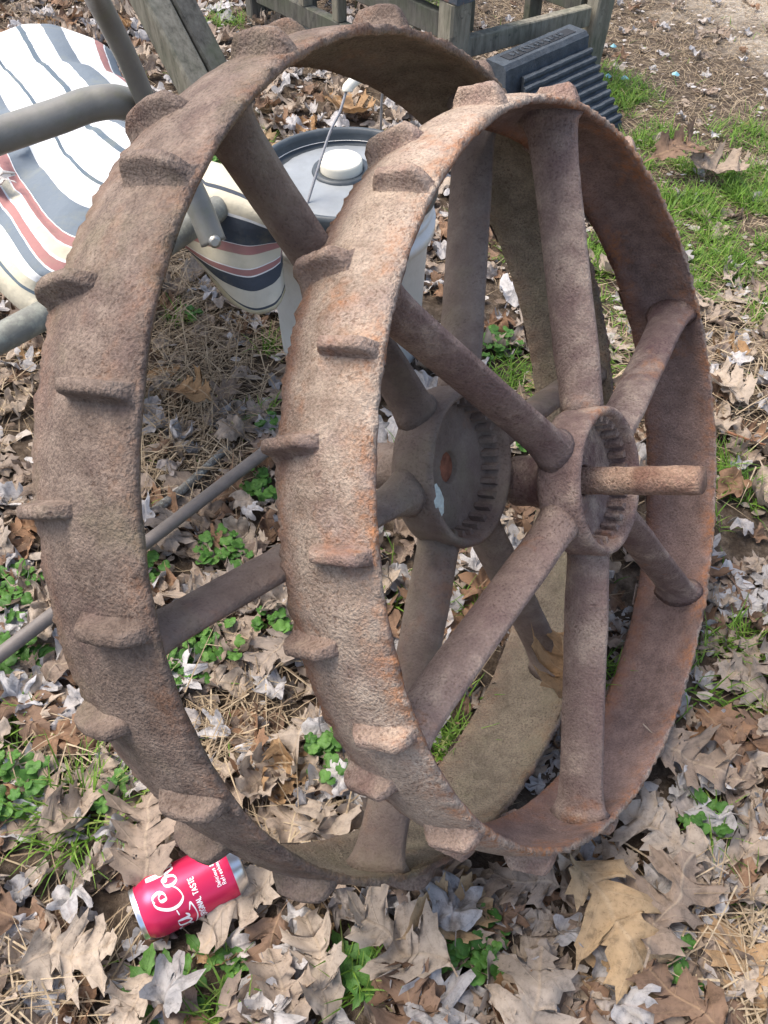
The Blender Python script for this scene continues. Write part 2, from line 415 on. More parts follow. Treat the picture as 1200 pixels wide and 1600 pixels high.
    tv = [(rr-.0095, -.0052, fl+.001), (rr-.0095, .0052, fl+.001), (rr-.019, .0012, fl+.001), (rr-.0185, -.0038, fl+.001),
          (rr-.0095, -.0048, fl+.020), (rr-.0095, .0048, fl+.020), (rr-.0175, .0010, fl+.0185), (rr-.0172, -.0034, fl+.0185)]
    tf = [(0, 1, 2, 3), (7, 6, 5, 4), (0, 4, 5, 1), (1, 5, 6, 2), (2, 6, 7, 3), (3, 7, 4, 0)]
    for k in range(tn):
        if first is None: o = first = orient(mesh('tooth', tv, tf, mats['spoke'], e, smooth=False))
        else: o = copy(first, e)
        o.location = cen; o.rotation_euler = (0, 0, 2*pi*k/tn)
    if axle_tip:
        path = [Vector((0, 0, sleeve_back-.012+(axle_tip-sleeve_back+.012)*i/60)) for i in range(61)]
        V, F = [], []
        for i, p in enumerate(path):
            for k in range(28):
                b = 2*pi*k/28; rr2 = .0150+.0011*N1(cos(b)*2.2, sin(b)*2.2, p.z*70)+.0006*N1(cos(b)*5, sin(b)*5, p.z*190)
                if i >= 59: rr2 *= .93 if i == 60 else .985
                V.append((rr2*cos(b), rr2*sin(b), p.z+(.002*N1(cos(b), sin(b), 5) if i > 58 else 0)))
        for i in range(60):
            for k in range(28): F.append((i*28+k, i*28+(k+1) % 28, (i+1)*28+(k+1) % 28, (i+1)*28+k))
        F.append(tuple(range(28))[::-1]); F.append(tuple(60*28+k for k in range(28)))
        mesh('axle', V, F, M['axle'], e, loc=cen)
    return e, cen, a, u, v

W1 = dict(C=(.19452, .67854, .38664), az=-.487378, el=.477802, R=.39623, W=.0995)
W2 = dict(C=(.03345, .66735, .41926), az=-.477309, el=.435615, R=.42317, W=.1185)
wh1 = make_wheel('tan rusted iron wheel with axle rod sticking out of its hub', phase=26, lug_f=12.75, lug_b=1.5, oh=.034, orr=.010,
                 hub=.064, ring_r=.081, mats=dict(rim=M['rim_tan'], lug=M['lug_tan'], spoke=M['spoke_red']), seed=3, axle_tip=.162, sleeve_back=-.055, sleeve_r=.029, **W1)
wh2 = make_wheel('darker brown iron wheel with open empty hub bore, leaning behind the tan wheel', phase=9, lug_f=21, lug_b=10, oh=.043, orr=.018,
                 hub=.074, ring_r=.084, mats=dict(rim=M['rim_brown'], lug=M['rim_brown'], spoke=M['spoke_grey']), seed=11, sleeve_back=-.10, sleeve_r=.026, **W2)
def wheel_pt(Wd, th, off, r):
    a = Vector((cos(Wd['el'])*cos(Wd['az']), cos(Wd['el'])*sin(Wd['az']), sin(Wd['el']))); u = Vector((0, 0, 1)); u = (u-a*u.dot(a)).normalized(); v = a.cross(u)
    return Vector(Wd['C']) + a*off + (u*cos(th)+v*sin(th))*r
# lichen crusts on the dark wheel (a rough flake on a spoke and one on the hub lip)
def flake(parent, cen, ang, r, z, size, sy, name='lichen_patch'):
    V = [(0, 0, .002)]; F = []; n = 22
    for ring in (.6, 1.):
        for k in range(n):
            t_ = 2*pi*k/n; q = ring*size*(1+.35*N1(cos(t_)*2.4, sin(t_)*2.4, size*900)); V.append((q*cos(t_), q*sin(t_)*sy, .0018 if ring < 1 else -.001))
    for k in range(n):
        k2 = (k+1) % n; F.append((0, 1+k, 1+k2)); F.append((1+k, 1+n+k, 1+n+k2, 1+k2))
    o = mesh(name, V, F, M['lichen'], parent); o.location = cen + Vector((cos(ang)*r, sin(ang)*r, z)); o.rotation_euler = (0, 0, ang); return o
flake(wh2[0], wh2[1], radians(9+120+4.5), .215, .0565, .008, 1.)
flake(wh2[0], wh2[1], radians(75), .0735, .0748, .007, 2.4)

# ------------------------------------------------------------------ soda can lying in the leaves
ct, cb = at(210, 1432, .036), at(376, 1347, .034)          # lid end, base end
cdv = (cb-ct).normalized(); CL, CR = .1215, .033
zx = -cdv                                                     # can's own up = towards the lid
e = empty('soda_can', label='red and white soda can lying on its side in the leaves', cat='can')
up = Vector((-.10, -.32, 1)); up = (up - zx*up.dot(zx)).normalized()
rot = Matrix((up, zx.cross(up), zx)).transposed().to_4x4()
e.matrix_world = Matrix.Translation(cb) @ rot @ Matrix.Scale(1.08, 4)
prof = [(.0001, .006), (.018, .005), (.0225, .0005), (.0245, .0), (.0262, .0015), (.0272, .004), (.0305, .009), (.0322, .013)]
V, F = revolve(prof, 64, closed=False); tn = NT('can_aluminium'); tn.set(Base_Color=(.72, .72, .73), Metallic=.95, Roughness=.28); M['alu'] = tn.m
orient(mesh('base', V, F, M['alu'], e))
tn = NT('can_red'); P = tn.obj(); tn.set(Base_Color=(.58, .022, .085), Metallic=.35, Roughness=.27, Normal=tn.bump(tn.noise(P, 60, 2, .5), .12, .001)); M['can_red'] = tn.m
prof = [(.0322, .013), (.03285, .016), (CR, .020)] + [(CR, .020+.0145*i) for i in range(1, 6)] + [(CR, .0975), (.0325, .1015), (.0308, .107), (.0285, .1115), (.0272, .1135)]
V, F = revolve(prof, 96, lambda th, i: (-.0011*max(0, cos(th-2.2))**8*math.exp(-((i-5)/2.)**2), 0), closed=False); orient(mesh('body', V, F, M['can_red'], e))
prof = [(.0272, .1135), (.0268, .1155), (.0272, .1172), (.0271, .1185), (.0262, .1190), (.0252, .1180), (.0240, .1130), (.0225, .1120), (.0001, .1125)]
V, F = revolve(prof, 64, closed=False); lid = orient(mesh('lid', V, F, M['alu'], e))
# lettering: pen strokes laid round the can. s = distance round the can, t = height up the can (m)
tn = NT('can_white'); tn.set(Base_Color=(.82, .80, .80), Roughness=.3); M['can_white'] = tn.m
def can_pt(s, t_, lift=.00025):
    th = s/CR; r = CR+lift
    if t_ > .0975: r = .033-(t_-.0975)*.40+lift
    return Vector((r*cos(th), r*sin(th), t_))
def stroke(pts, w0, w1, name, closed_taper=True):
    P = catmull([(x, y, 0) for x, y in pts], 10); V, F = [], []; n = len(P)
    for i, p in enumerate(P):
        d = (P[min(i+1, n-1)]-P[max(i-1, 0)]).normalized(); nr = Vector((-d.y, d.x, 0))
        vert = abs(d.y); ww = w0+(w1-w0)*vert**1.5
        if closed_taper: ww *= min(1, .35+4*min(i, n-1-i)/n)
        for sgn in (1, -1): q = p+nr*ww*sgn*.5; V.append(q)
    for i in range(n-1): F.append((2*i, 2*i+1, 2*i+3, 2*i+2))
    return V, F
def script(strokes, s0, t0, sc, name, w0=.05, w1=.155):
    V, F = [], []
    for st in strokes:
        v_, f_ = stroke(st, w0, w1, name); b = len(V); V += [can_pt(s0+p.x*sc, t0+p.y*sc) for p in v_]; F += [tuple(b+i for i in q) for q in f_]
    return mesh(name, V, F, M['can_white'], e)
capC = lambda x: [[(x+.95, .78), (x+.80, .98), (x+.60, .93), (x+.62, .70), (x+.85, .72), (x+1.0, .95), (x+.85, 1.25), (x+.45, 1.2), (x+.12, .75), (x+.10, .3), (x+.35, .0), (x+.75, .08), (x+1.05, .32)]]
lo = lambda x: [[(x+.42, .62), (x+.15, .55), (x+.05, .25), (x+.20, .0), (x+.45, .10), (x+.55, .42), (x+.42, .62), (x+.36, .45), (x+.55, .38), (x+.75, .42)]]
la = lambda x: [[(x+.45, .58), (x+.15, .52), (x+.05, .2), (x+.2, .0), (x+.45, .2), (x+.52, .58)], [(x+.52, .58), (x+.48, .2), (x+.55, .02), (x+.75, .15)]]
lc = lambda x: [[(x+.45, .48), (x+.35, .62), (x+.12, .5), (x+.06, .2), (x+.22, .0), (x+.5, .12), (x+.65, .25)]]
ll = lambda x: [[(x+.02, .25), (x+.32, .85), (x+.34, 1.3), (x+.18, 1.25), (x+.12, .7), (x+.16, .15), (x+.3, .0), (x+.48, .15)]]
word = capC(0)+lo(1.0)+lc(1.65)+la(2.2)+[[(3.0, .42), (3.30, .46)]]+capC(3.35)+lo(4.35)+ll(5.0)+la(5.4)
swash = [[(.15, .15), (.6, -.25), (1.6, -.12), (2.6, -.32), (3.3, -.22), (3.0, -.05)], [(4.0, 1.2), (4.6, 1.55), (5.4, 1.35), (5.9, 1.6)]]
SC = .0232
script(word+swash, -.0950, .0685, SC, 'script_logo')
FONT = {'O': [[(.0, .5), (.12, .95), (.5, 1.), (.62, .5), (.5, 0), (.12, .05), (0, .5)]], 'R': [[(0, 0), (0, 1)], [(0, 1), (.5, .95), (.5, .55), (0, .5)], [(.25, .5), (.55, 0)]], 'I': [[(.1, 0), (.1, 1)]],
        'G': [[(.6, .8), (.3, 1), (0, .5), (.3, 0), (.6, .2), (.6, .45), (.35, .45)]], 'N': [[(0, 0), (0, 1)], [(0, 1), (.55, 0)], [(.55, 0), (.55, 1)]], 'A': [[(0, 0), (.3, 1)], [(.3, 1), (.6, 0)], [(.12, .35), (.48, .35)]],
        'L': [[(0, 1), (0, 0)], [(0, 0), (.45, 0)]], 'T': [[(.25, 0), (.25, 1)], [(0, 1), (.55, 1)]], 'S': [[(.5, .85), (.25, 1), (0, .78), (.25, .52), (.5, .25), (.25, 0), (0, .15)]], 'E': [[(0, 0), (0, 1)], [(0, 1), (.45, 1)], [(0, .5), (.4, .5)], [(0, 0), (.45, 0)]],
        'D': [[(0, 0), (0, 1)], [(0, 1), (.5, .8), (.5, .2), (0, 0)]], 'e': [[(.05, .32), (.45, .35), (.25, .62), (.02, .3), (.2, 0), (.45, .1)]], 'l': [[(.1, 0), (.1, 1)]], 'i': [[(.1, 0), (.1, .6)], [(.1, .8), (.1, .9)]], 'c': [[(.4, .5), (.2, .62), (.02, .3), (.2, 0), (.4, .1)]],
        'o': [[(.22, .62), (.02, .3), (.22, 0), (.44, .3), (.22, .62)]], 'u': [[(.03, .6), (.05, .1), (.22, 0), (.4, .15)], [(.4, .6), (.4, 0)]], 's': [[(.38, .52), (.2, .62), (.05, .46), (.35, .2), (.2, 0), (.02, .1)]], '&': [[(.55, .0), (.1, .75), (.25, 1), (.4, .75), (.02, .25), (.2, 0), (.5, .4)]],
        'f': [[(.35, .95), (.2, .95), (.15, 0)], [(0, .6), (.32, .6)]], 'r': [[(.05, 0), (.05, .6)], [(.05, .4), (.3, .6)]], 'h': [[(.05, 0), (.05, 1)], [(.05, .45), (.25, .6), (.4, .45), (.4, 0)]], 'n': [[(.05, 0), (.05, .6)], [(.05, .45), (.25, .6), (.4, .45), (.4, 0)]], 'g': [[(.4, .6), (.1, .55), (.05, .15), (.4, .1)], [(.4, .6), (.4, -.2), (.1, -.3)]]}
def letters(txt, s0, t0, sc, name, wgt=.17):
    st = []; x = 0
    V, F = [], []
    for ch in txt:
        if ch == ' ': x += .45; continue
        for q in FONT[ch]:
            v_, f_ = stroke([(x+a_, b_) for a_, b_ in q], wgt, wgt, name, False); b = len(V); V += [can_pt(s0+p.x*sc, t0+p.y*sc) for p in v_]; F += [tuple(b+i for i in qq) for qq in f_]
        x += (.36 if ch in 'Iil' else .78 if ch in 'OGNADR' else .66)
    return mesh(name, V, F, M['can_white'], e)
letters('ORIGINAL TASTE', -.045, .0525, .0056, 'flavour_lettering', .2)
letters('Delicious &', -.017, .0285, .0040, 'slogan_lettering', .17); letters('Refreshing', -.017, .0228, .0040, 'slogan_lettering', .17)

# ------------------------------------------------------------------ pail with lid
bx, by = -.0690, 1.4060
e = empty('pail', (bx, by, 0), 'white plastic pail with black lid, white spout cap and wire handle', 'pail')
prof = [(.0001, .004), (.132, .004), (.1345, .008), (.1435, .262), (.1450, .264), (.1545, .266), (.1550, .286), (.1475, .290), (.1480, .300), (.1510, .302), (.1510, .308), (.1482, .310), (.1485, .318), (.1512, .320), (.1512, .327), (.1470, .330), (.1465, .350), (.140, .350)]
V, F = revolve(prof, 96, closed=False); orient(mesh('body', V, F, M['bucket_white'], e))
prof = [(.1500, .332), (.1560, .333), (.1572, .338), (.1568, .362), (.1545, .3685), (.1490, .3695), (.1455, .3675), (.1435, .360), (.1420, .3465), (.139, .3440), (.1225, .3440), (.1215, .3500)]
V, F = revolve(prof, 128, closed=False); lid = orient(mesh('lid', V, F, M['lid_black'], e))
prof = [(.0001, .3530), (.05, .3525), (.09, .352), (.116, .3515), (.1215, .3498)]
V, F = revolve(prof, 128, lambda th, i: (0, .0007*N1(cos(th)*3*i, sin(th)*3*i, 2.)), closed=False); mesh('lid_panel', V, F, M['lid_dusty'], lid)
sp = at(533, 250, .372) - Vector((bx, by, 0)); sp.z = 0
prof = [(.0365, .352), (.0375, .357), (.049, .3575), (.051, .3528)]
V, F = revolve(prof, 64, closed=False); mesh('spout_collar', V, F, M['lid_black'], e, loc=(sp.x, sp.y, 0))
prof = [(.0360, .353), (.0362, .3685), (.0355, .3725), (.033, .3745), (.0320, .3742), (.0001, .3740)]
V, F = revolve(prof, 64, closed=False); orient(mesh('spout_cap', V, F, M['cap_white'], e, loc=(sp.x, sp.y, 0)))
e1 = at(478, 325, .345) - Vector((bx, by, 0)); e2 = at(595, 208, .345) - Vector((bx, by, 0)); tp = aty(565, 122, 1.4454) - Vector((bx, by, 0))
k1 = aty(545, 135, 1.425) - Vector((bx, by, 0)); k2 = aty(597, 125, 1.47) - Vector((bx, by, 0))
V, F = tube(catmull([e1, e1.lerp(k1, .55)+Vector((-.002, 0, .006)), e1.lerp(k1, .8), k1, tp, k2, e2.lerp(k2, .6), e2], 10), .0022, 8); mesh('wire_handle', V, F, M['wire'], e)
V, F = tube(catmull([k1+Vector((-.002, -.004, -.006)), k1, tp+Vector((0, 0, .001)), k2], 8), .0085, 14); mesh('grip', V, F, M['cap_white'], e)
for q in (e1, e2):
    d = Vector((q.x, q.y, 0)).normalized(); V, F = tube([d*.142+Vector((0, 0, .325)), d*.156+Vector((0, 0, .325))], .011, 18); mesh('handle_ear', V, F, M['bucket_white'], e)

# ------------------------------------------------------------------ patio chair and cushion
ch = empty('patio_chair', at(60, 500, 0) , 'grey tubular metal patio chair beside the brown wheel', 'chair'); ch.location = (-.44, .93, 0)
def local(P, o): return [Vector(p)-o.location for p in P]
AZ = .66
arm = [at(-170, 262, AZ), at(-60, 233, AZ), at(0, 212, AZ), at(90, 182, AZ+.002), at(140, 164, AZ+.004), at(185, 160, AZ), at(220, 176, AZ-.03), at(252, 212, .575), at(288, 275, .50), at(312, 325, .46), at(334, 380, .42)]
V, F = tube(local(catmull(arm, 8), ch), .0185, 20); mesh('armrest', V, F, M['tube'], ch)
V, F = tube(local(catmull([at(-160, 610, .40), at(20, 518, .415), at(200, 418, .415), at(300, 352, .415), at(340, 326, .412), at(352, 312, .395), at(345, 296, .36), at(310, 285, .34)], 8), ch), .0185, 18); mesh('seat_rail', V, F, M['tube_lichen'], ch)
V, F = tube(local(catmull([at(232, 168, .655), at(196, 85, .72), at(150, -5, .79), at(110, -80, .86)], 6), ch), .0118, 16); mesh('upright', V, F, M['tube'], ch)
V, F = tube(local([Vector((-.415, .957, .40)), Vector((-.432, .934, .2)), Vector((-.45, .91, -.01))], ch), .016, 14); mesh('leg', V, F, M['tube'], ch)
V, F = tube(local([Vector((-.95, 1.35, .40)), Vector((-.96, 1.36, .2)), Vector((-.97, 1.37, -.01))], ch), .016, 14); mesh('leg', V, F, M['tube'], ch)
bpos = at(335, 374, .432); dirn = (Vector((0, 0, CAM_H))-bpos); dirn.z *= .6; dirn.normalize()
bo = Vector(bpos)+dirn*.012
V, F = tube(local([bo, bo+dirn*.006, bo+dirn*.0062], ch), .0085, 20, rfun=None); b1 = mesh('bolt', V, F, M['bolt'], ch)
V, F = tube(local([bo+dirn*.006, bo+dirn*.0095], ch), .0055, 6); mesh('bolt_head', V, F, M['bolt'], b1, smooth=False).location = (0, 0, 0)

def stripes(name, stops):
    t = NT(name); uv = t.n('ShaderNodeUVMap'); uv.uv_map = 'UVMap'; sp_ = t.n('ShaderNodeSeparateXYZ'); t.l(uv.outputs[0], sp_.inputs[0])
    P = t.pos()
    v_ = t.math('ADD', sp_.outputs[1], t.math('MULTIPLY', t.math('SUBTRACT', t.noise(P, 26, 2, .5), .5), .008))
    c = t.ramp(v_, stops, 'CONSTANT')
    dz = t.ramp(t.noise(P, 15, 6, .7), [(.52, 0.), (.75, .38)]); c = t.mix(dz, c, (.25, .25, .16))
    wv = t.noise(P, 900, 2, .5); wr = t.noise(P, 22, 4, .55)
    n1 = t.bump(wr, .5, .01); n2 = t.bump(wv, .3, .0006, n1)
    t.set(Base_Color=c, Roughness=.85, Normal=n2); t.b.inputs['Specular IOR Level'].default_value = .2
    return t.m
BL, WH, PK, CR_, TH = (.145, .172, .195), (.68, .68, .655), (.33, .165, .15), (.52, .475, .36), (.10, .13, .155)
DKB = (.055, .065, .08)
def patch(rows, nu, nv, thick, mat, name, parent, bulge=0., quilts=(), back=(0, 0, -1)):
    """rows: list of (v, [points]) ; smooth surface through them, closed to a pad of given thickness"""
    R_ = [catmull(r[1], nu) for r in rows]; ncol = len(R_[0]); nr = len(R_)
    grid, vv = [], []
    cols = []
    for c_ in range(ncol): cols.append(catmull([R_[i][c_] for i in range(nr)], nv))
    vs = [Vector((rows[i][0], 0, 0)) for i in range(nr)]; vlin = []
    for i in range(nr-1):
        for k in range(nv): vlin.append(rows[i][0]+(rows[i+1][0]-rows[i][0])*k/nv)
    vlin.append(rows[-1][0]); m = len(vlin)
    V, UV = [], []
    for c_ in range(ncol):
        for j in range(m):
            p = cols[c_][j].copy(); u_ = c_/(ncol-1); w_ = j/(m-1)
            e_ = min(u_, 1-u_, w_, 1-w_); p.z += bulge*(1-math.exp(-e_*9))
            for qn in quilts: p.z -= .010*math.exp(-((u_-qn)/.035)**2)
            p.z += .0025*N1(p.x*14, p.y*14, 7)
            V.append(p - parent.location); UV.append((u_, vlin[j]))
    F = []
    for c_ in range(ncol-1):
        for j in range(m-1): F.append((c_*m+j, (c_+1)*m+j, (c_+1)*m+j+1, c_*m+j+1))
    nb = len(V)                                          # underside, pulled in, then the side wall
    nrm = Vector((0, 0, -1)); ctr = sum((Vector(p) for p in V), Vector())/nb
    for i in range(nb):
        p = Vector(V[i]); q = p + Vector(back)*thick; q = q + (ctr-p)*.04; V.append(q); UV.append(UV[i])
    for f_ in list(F): F.append(tuple(nb+i for i in f_)[::-1])
    loop = [j for j in range(m)] + [c_*m+m-1 for c_ in range(1, ncol)] + [(ncol-1)*m+j for j in range(m-2, -1, -1)] + [c_*m for c_ in range(ncol-2, 0, -1)]
    # rounded side: one mid loop bulging out
    mid = []
    for i in loop:
        p = (Vector(V[i])+Vector(V[nb+i]))/2; d_ = (p-ctr); d_.z = 0; p = p+d_.normalized()*thick*.28; mid.append(len(V)); V.append(p); UV.append(UV[i])
    L = len(loop)
    for k in range(L):
        k2 = (k+1) % L; F.append((loop[k], mid[k], mid[k2], loop[k2])); F.append((mid[k], nb+loop[k], nb+loop[k2], mid[k2]))
    return orient(mesh(name, V, F, mat, parent, uv=UV))
cu = empty('chair_cushion', (-.5, 1.3, .40), 'striped quilted cushion in white, blue and pink lying on the patio chair', 'cushion')
def Z(pts, z): return [at(x, y, zz) for (x, y), zz in zip(pts, z if isinstance(z, (list, tuple)) else [z]*len(pts))]
rows = [(.00, Z([(-190, 285), (-130, 313), (-90, 352), (-35, 398), (20, 452), (56, 476)], [.43, .435, .435, .435, .432, .425])),
        (.12, Z([(-165, 245), (-100, 275), (-60, 318), (-12, 364), (44, 436), (92, 455)], [.44, .445, .45, .452, .45, .43])),
        (.22, Z([(-140, 205), (-80, 240), (-35, 290), (3, 330), (70, 428), (130, 440)], [.445, .455, .46, .462, .46, .44])),
        (.32, Z([(-105, 160), (-55, 205), (-8, 262), (22, 296), (92, 388), (170, 400)], [.45, .46, .46, .455, .46, .44])),
        (.36, Z([(-80, 140), (-30, 180), (11, 245), (31, 281), (100, 372), (190, 385)], [.45, .455, .455, .445, .455, .44])),
        (.46, Z([(-40, 100), (8, 165), (44, 233), (60, 262), (121, 329), (215, 345)], [.45, .46, .46, .448, .46, .44])),
        (.58, Z([(-25, 65), (0, 104), (50, 168), (100, 245), (144, 292), (235, 320)], [.44, .45, .46, .45, .46, .44])),
        (.70, Z([(26, 40), (54, 91), (105, 150), (136, 202), (190, 245), (262, 290)], [.43, .44, .46, .45, .46, .44])),
        (.77, Z([(61, 38), (91, 90), (136, 140), (170, 190), (225, 232), (285, 275)], [.42, .44, .455, .45, .455, .44])),
        (.84, Z([(90, 40), (118, 92), (172, 138), (200, 195), (250, 232), (305, 262)], [.41, .43, .45, .45, .45, .435])),
        (.94, Z([(150, 62), (165, 105), (215, 148), (250, 190), (285, 225), (328, 255)], [.38, .40, .42, .42, .42, .415])),
        (1.0, Z([(178, 82), (192, 118), (238, 152), (275, 190), (310, 228), (345, 268)], [.35, .37, .385, .385, .39, .39]))]
st = [(0, CR_), (.045, TH), (.06, CR_), (.11, WH), (.17, BL), (.225, WH), (.232, PK), (.268, WH), (.274, CR_), (.318, WH), (.322, PK), (.357, WH), (.362, BL), (.462, WH), (.580, TH), (.592, WH), (.695, TH), (.710, WH), (.77, BL), (.845, WH), (.93, PK), (.955, WH), (.96, BL)]
patch(rows, 8, 5, .05, stripes('cushion_stripes', st), 'seat_pad', cu, .012, (.22, .60))
fr = [(0., Z([(318, 262), (345, 268), (375, 280), (410, 305), (432, 325)], [.445, .445, .44, .43, .42])),
      (.16, Z([(322, 300), (350, 308), (385, 320), (420, 338), (436, 348)], [.43, .43, .425, .415, .405])),
      (.32, Z([(312, 336), (345, 342), (385, 352), (420, 362), (438, 365)], [.40, .40, .395, .385, .375])),
      (.46, Z([(300, 366), (340, 376), (385, 385), (422, 380), (438, 378)], [.37, .365, .36, .355, .35])),
      (.62, Z([(290, 385), (335, 412), (385, 424), (422, 412), (438, 402)], [.345, .335, .325, .325, .325])),
      (.80, Z([(312, 408), (348, 440), (392, 455), (424, 444), (438, 430)], [.32, .305, .295, .295, .30])),
      (1.0, Z([(345, 448), (372, 478), (400, 491), (428, 484), (440, 470)], [.285, .265, .255, .258, .265]))]
st2 = [(0, CR_), (.10, DKB), (.125, CR_), (.26, WH), (.285, DKB), (.45, WH), (.457, PK), (.515, CR_), (.60, WH), (.606, PK), (.66, WH), (.668, DKB), (.80, (.50, .48, .40)), (.93, DKB), (.95, (.42, .39, .28))]
patch(fr, 8, 5, .055, stripes('cushion_front_stripes', st2), 'front_bolster', cu, .0, (), (-.35, .9, -.1))

# grey posts behind the chair
pb, ptop = at(352, 225, 0), aty(170, -120, 2.45)
e = empty('timber_post', pb, 'weathered grey square post leaning behind the striped cushion', 'post')
dd = (ptop-pb)
V, F = box_between(Vector((0, 0, 0)), dd, (-.75, -.65, .1), .075, .068); mesh('post', V, F, M['wood_grey'], e, smooth=False)
off = Vector((.052, .055, .0)); V, F = box_between(off+Vector((0, 0, .0)), dd+off, (-.75, -.65, .1), .06, .062); mesh('side_rail', V, F, M['wood_dark'], e, smooth=False)

# ------------------------------------------------------------------ low wooden stand with a worn top
P0, P1, P2 = Vector((.165, 2.37, 0)), Vector((.565, 2.62, 0)), Vector((-.42, 3.03, 0)); P3 = P1+P2-P0
e = empty('wooden_stand', P0, 'low dark slatted wooden stand with a rust-stained top', 'stand')
def bar(nm, a_, b_, upv, wx, wz, mat='wood_dark'):
    V, F = box_between(Vector(a_)-P0, Vector(b_)-P0, upv, wx, wz); return mesh(nm, V, F, M[mat], e, smooth=False)
zt = Vector((0, 0, 1)); d1 = (P1-P0).normalized(); d2 = (P2-P0).normalized()
H = .30
bar('post', P0, P0+zt*H, d1, .062, .062, 'wood_grey')
bar('post', P1+d1*.0, P1+zt*(H+.1)+d1*.03, d1, .05, .06, 'wood_grey'); bar('post', P2, P2+zt*H, d1, .045, .05); bar('post', P3, P3+zt*H, d1, .05, .05)
bar('rail', P0+d1*.035+zt*.185, P1-d1*.028+zt*.185, zt, .03, .05, 'wood_grey')
bar('rail', P0+d2*.035+zt*.10, P2-d2*.03+zt*.10, zt, .03, .055); bar('rail', P0+d2*.035+zt*.235, P2-d2*.03+zt*.235, zt, .03, .06)
bar('rail', P2+d1*.03+zt*.235, P3-d1*.03+zt*.235, zt, .03, .055); bar('rail', P1+d2*.04+zt*.20, P3-d2*.03+zt*.20, zt, .03, .05)
bar('rail', P2+d1*.03+zt*.06, P3-d1*.03+zt*.06, zt, .03, .055)
for f_ in (.17, .34, .52, .70, .86):
    q = P0.lerp(P2, f_); bar('slat', q-d1*.0+zt*.129, q+zt*.205, d1, .036, .03, 'wood_grey')
for f_ in (.20, .42, .64, .85):
    q = P2.lerp(P3, f_); bar('slat', q+zt*.0, q+zt*.207, d1, .045, .022)
for f_ in (.25, .55): q = P1.lerp(P3, f_); bar('slat', q+zt*0, q+zt*.174, d1, .03, .045)
V, F = box_between(P0+d1*.02+d2*-.03+zt*(H+.0155)-P0, P0.lerp(P2, .55)+d1*.02+zt*(H+.0155)-P0, zt, .10, .03); mesh('top_board', V, F, M['slate'], e, smooth=False)
V, F = box_between(P0+d1*.125+d2*-.03+zt*(H+.0155)-P0, P0.lerp(P2, .55)+d1*.125+zt*(H+.0155)-P0, zt, .10, .03); mesh('top_board', V, F, M['slate'], e, smooth=False)
V, F = box_between(P0.lerp(P2, .1)+d1*.06+zt*.018-P0, P0.lerp(P2, .9)+d1*.06+zt*.018-P0, zt, .09, .03); mesh('bottom_board', V, F, M['wood_dark'], e, smooth=False)

# ------------------------------------------------------------------ ribbed wheel chock leaning on the stand
zc_ = .20
a_, b_ = at(757, 92, zc_), at(887, 38, zc_)
xd = (b_-a_); WID = xd.length; xd.normalize(); yd = Vector((xd.y, -xd.x, 0))      # yd: towards the ribbed face
e = empty('wheel_chock', Vector((a_.x, a_.y, 0)), 'cracked black rubber wheel chock with ribbed face against the wooden stand', 'chock')
e.matrix_world = Matrix.Translation((a_.x, a_.y, .002)) @ Matrix((xd, yd, Vector((0, 0, 1)))).transposed().to_4x4()
def strip(prof, x0, x1, n, name, mat, jag=None):
    V, F = [], []; m = len(prof)
    for i in range(n+1):
        s = i/n
        for k, (y, z) in enumerate(prof):
            xa = x0(y) if callable(x0) else x0; xb = x1(y) if callable(x1) else x1
            x = xa+(xb-xa)*s
            V.append((x+.001*N1(y*60, z*60, s*3), y+.0012*N1(x*40, y*50, 1.), z+.0012*N1(x*40, z*50+y*40, 2.)))
    for i in range(n):
        for k in range(m): F.append((i*m+k, i*m+(k+1) % m, (i+1)*m+(k+1) % m, (i+1)*m+k))
    F.append(tuple(range(m))[::-1]); F.append(tuple(n*m+k for k in range(m)))
    return orient(mesh(name, V, F, M[mat], e, smooth=False))
topd = .072
pr_ = [(0, 0), (0, zc_-.008), (.006, zc_), (topd-.010, zc_), (topd, zc_-.010), (topd+.004, zc_-.045), (topd+.010, 0)]
strip(pr_, 0, WID, 40, 'body', 'rubber')
face = [(topd+.0125, 0)]; nr_ = 9; y0, z0, y1, z1 = topd+.0075, zc_-.036, topd+.150, .018
face.append((y0, z0))
for k in range(nr_):
    for q, hh in ((.04, 0), (.22, .009), (.45, .012), (.68, .009), (.86, 0)):
        s = (k+q)/nr_; nx, nz = (z0-z1), (y1-y0); l_ = hypot(nx, nz); face.append((y0+(y1-y0)*s+nx/l_*hh, z0+(z1-z0)*s+nz/l_*hh))
face += [(y1+.004, z1), (y1+.004, 0)]
strip(face, lambda y: .035+.028*math.sin(max(0, (.11-y))*28), WID-.004, 40, 'ribbed_face', 'rubber')
V, F = box_between((.035, .036, zc_+.0006), (WID-.03, .036, zc_+.0006), (0, 0, 1), .030, .002); mesh('name_panel', V, F, M['rubber_dark'], e, smooth=False)
rg = random.Random(5); V, F = [], []
x = .055
while x < WID-.075:                                        # worn, unreadable raised lettering
    for q in range(rg.choice((2, 3, 3))):
        xa, xb = x+rg.uniform(0, .012), x+rg.uniform(0, .012); ya, yb = .025+rg.uniform(0, .005), .047-rg.uniform(0, .005)
        if q == 2: ya, yb = .034, .038; xa, xb = x, x+.012
        v_, f_ = box_between((xa, ya, zc_+.0026), (xb, yb, zc_+.0026), (0, 0, 1), .0034, .003); b = len(V); V += v_; F += [tuple(b+i for i in ff) for ff in f_]
    x += .0185
mesh('worn_lettering', V, F, M['rubber'], e, smooth=False)

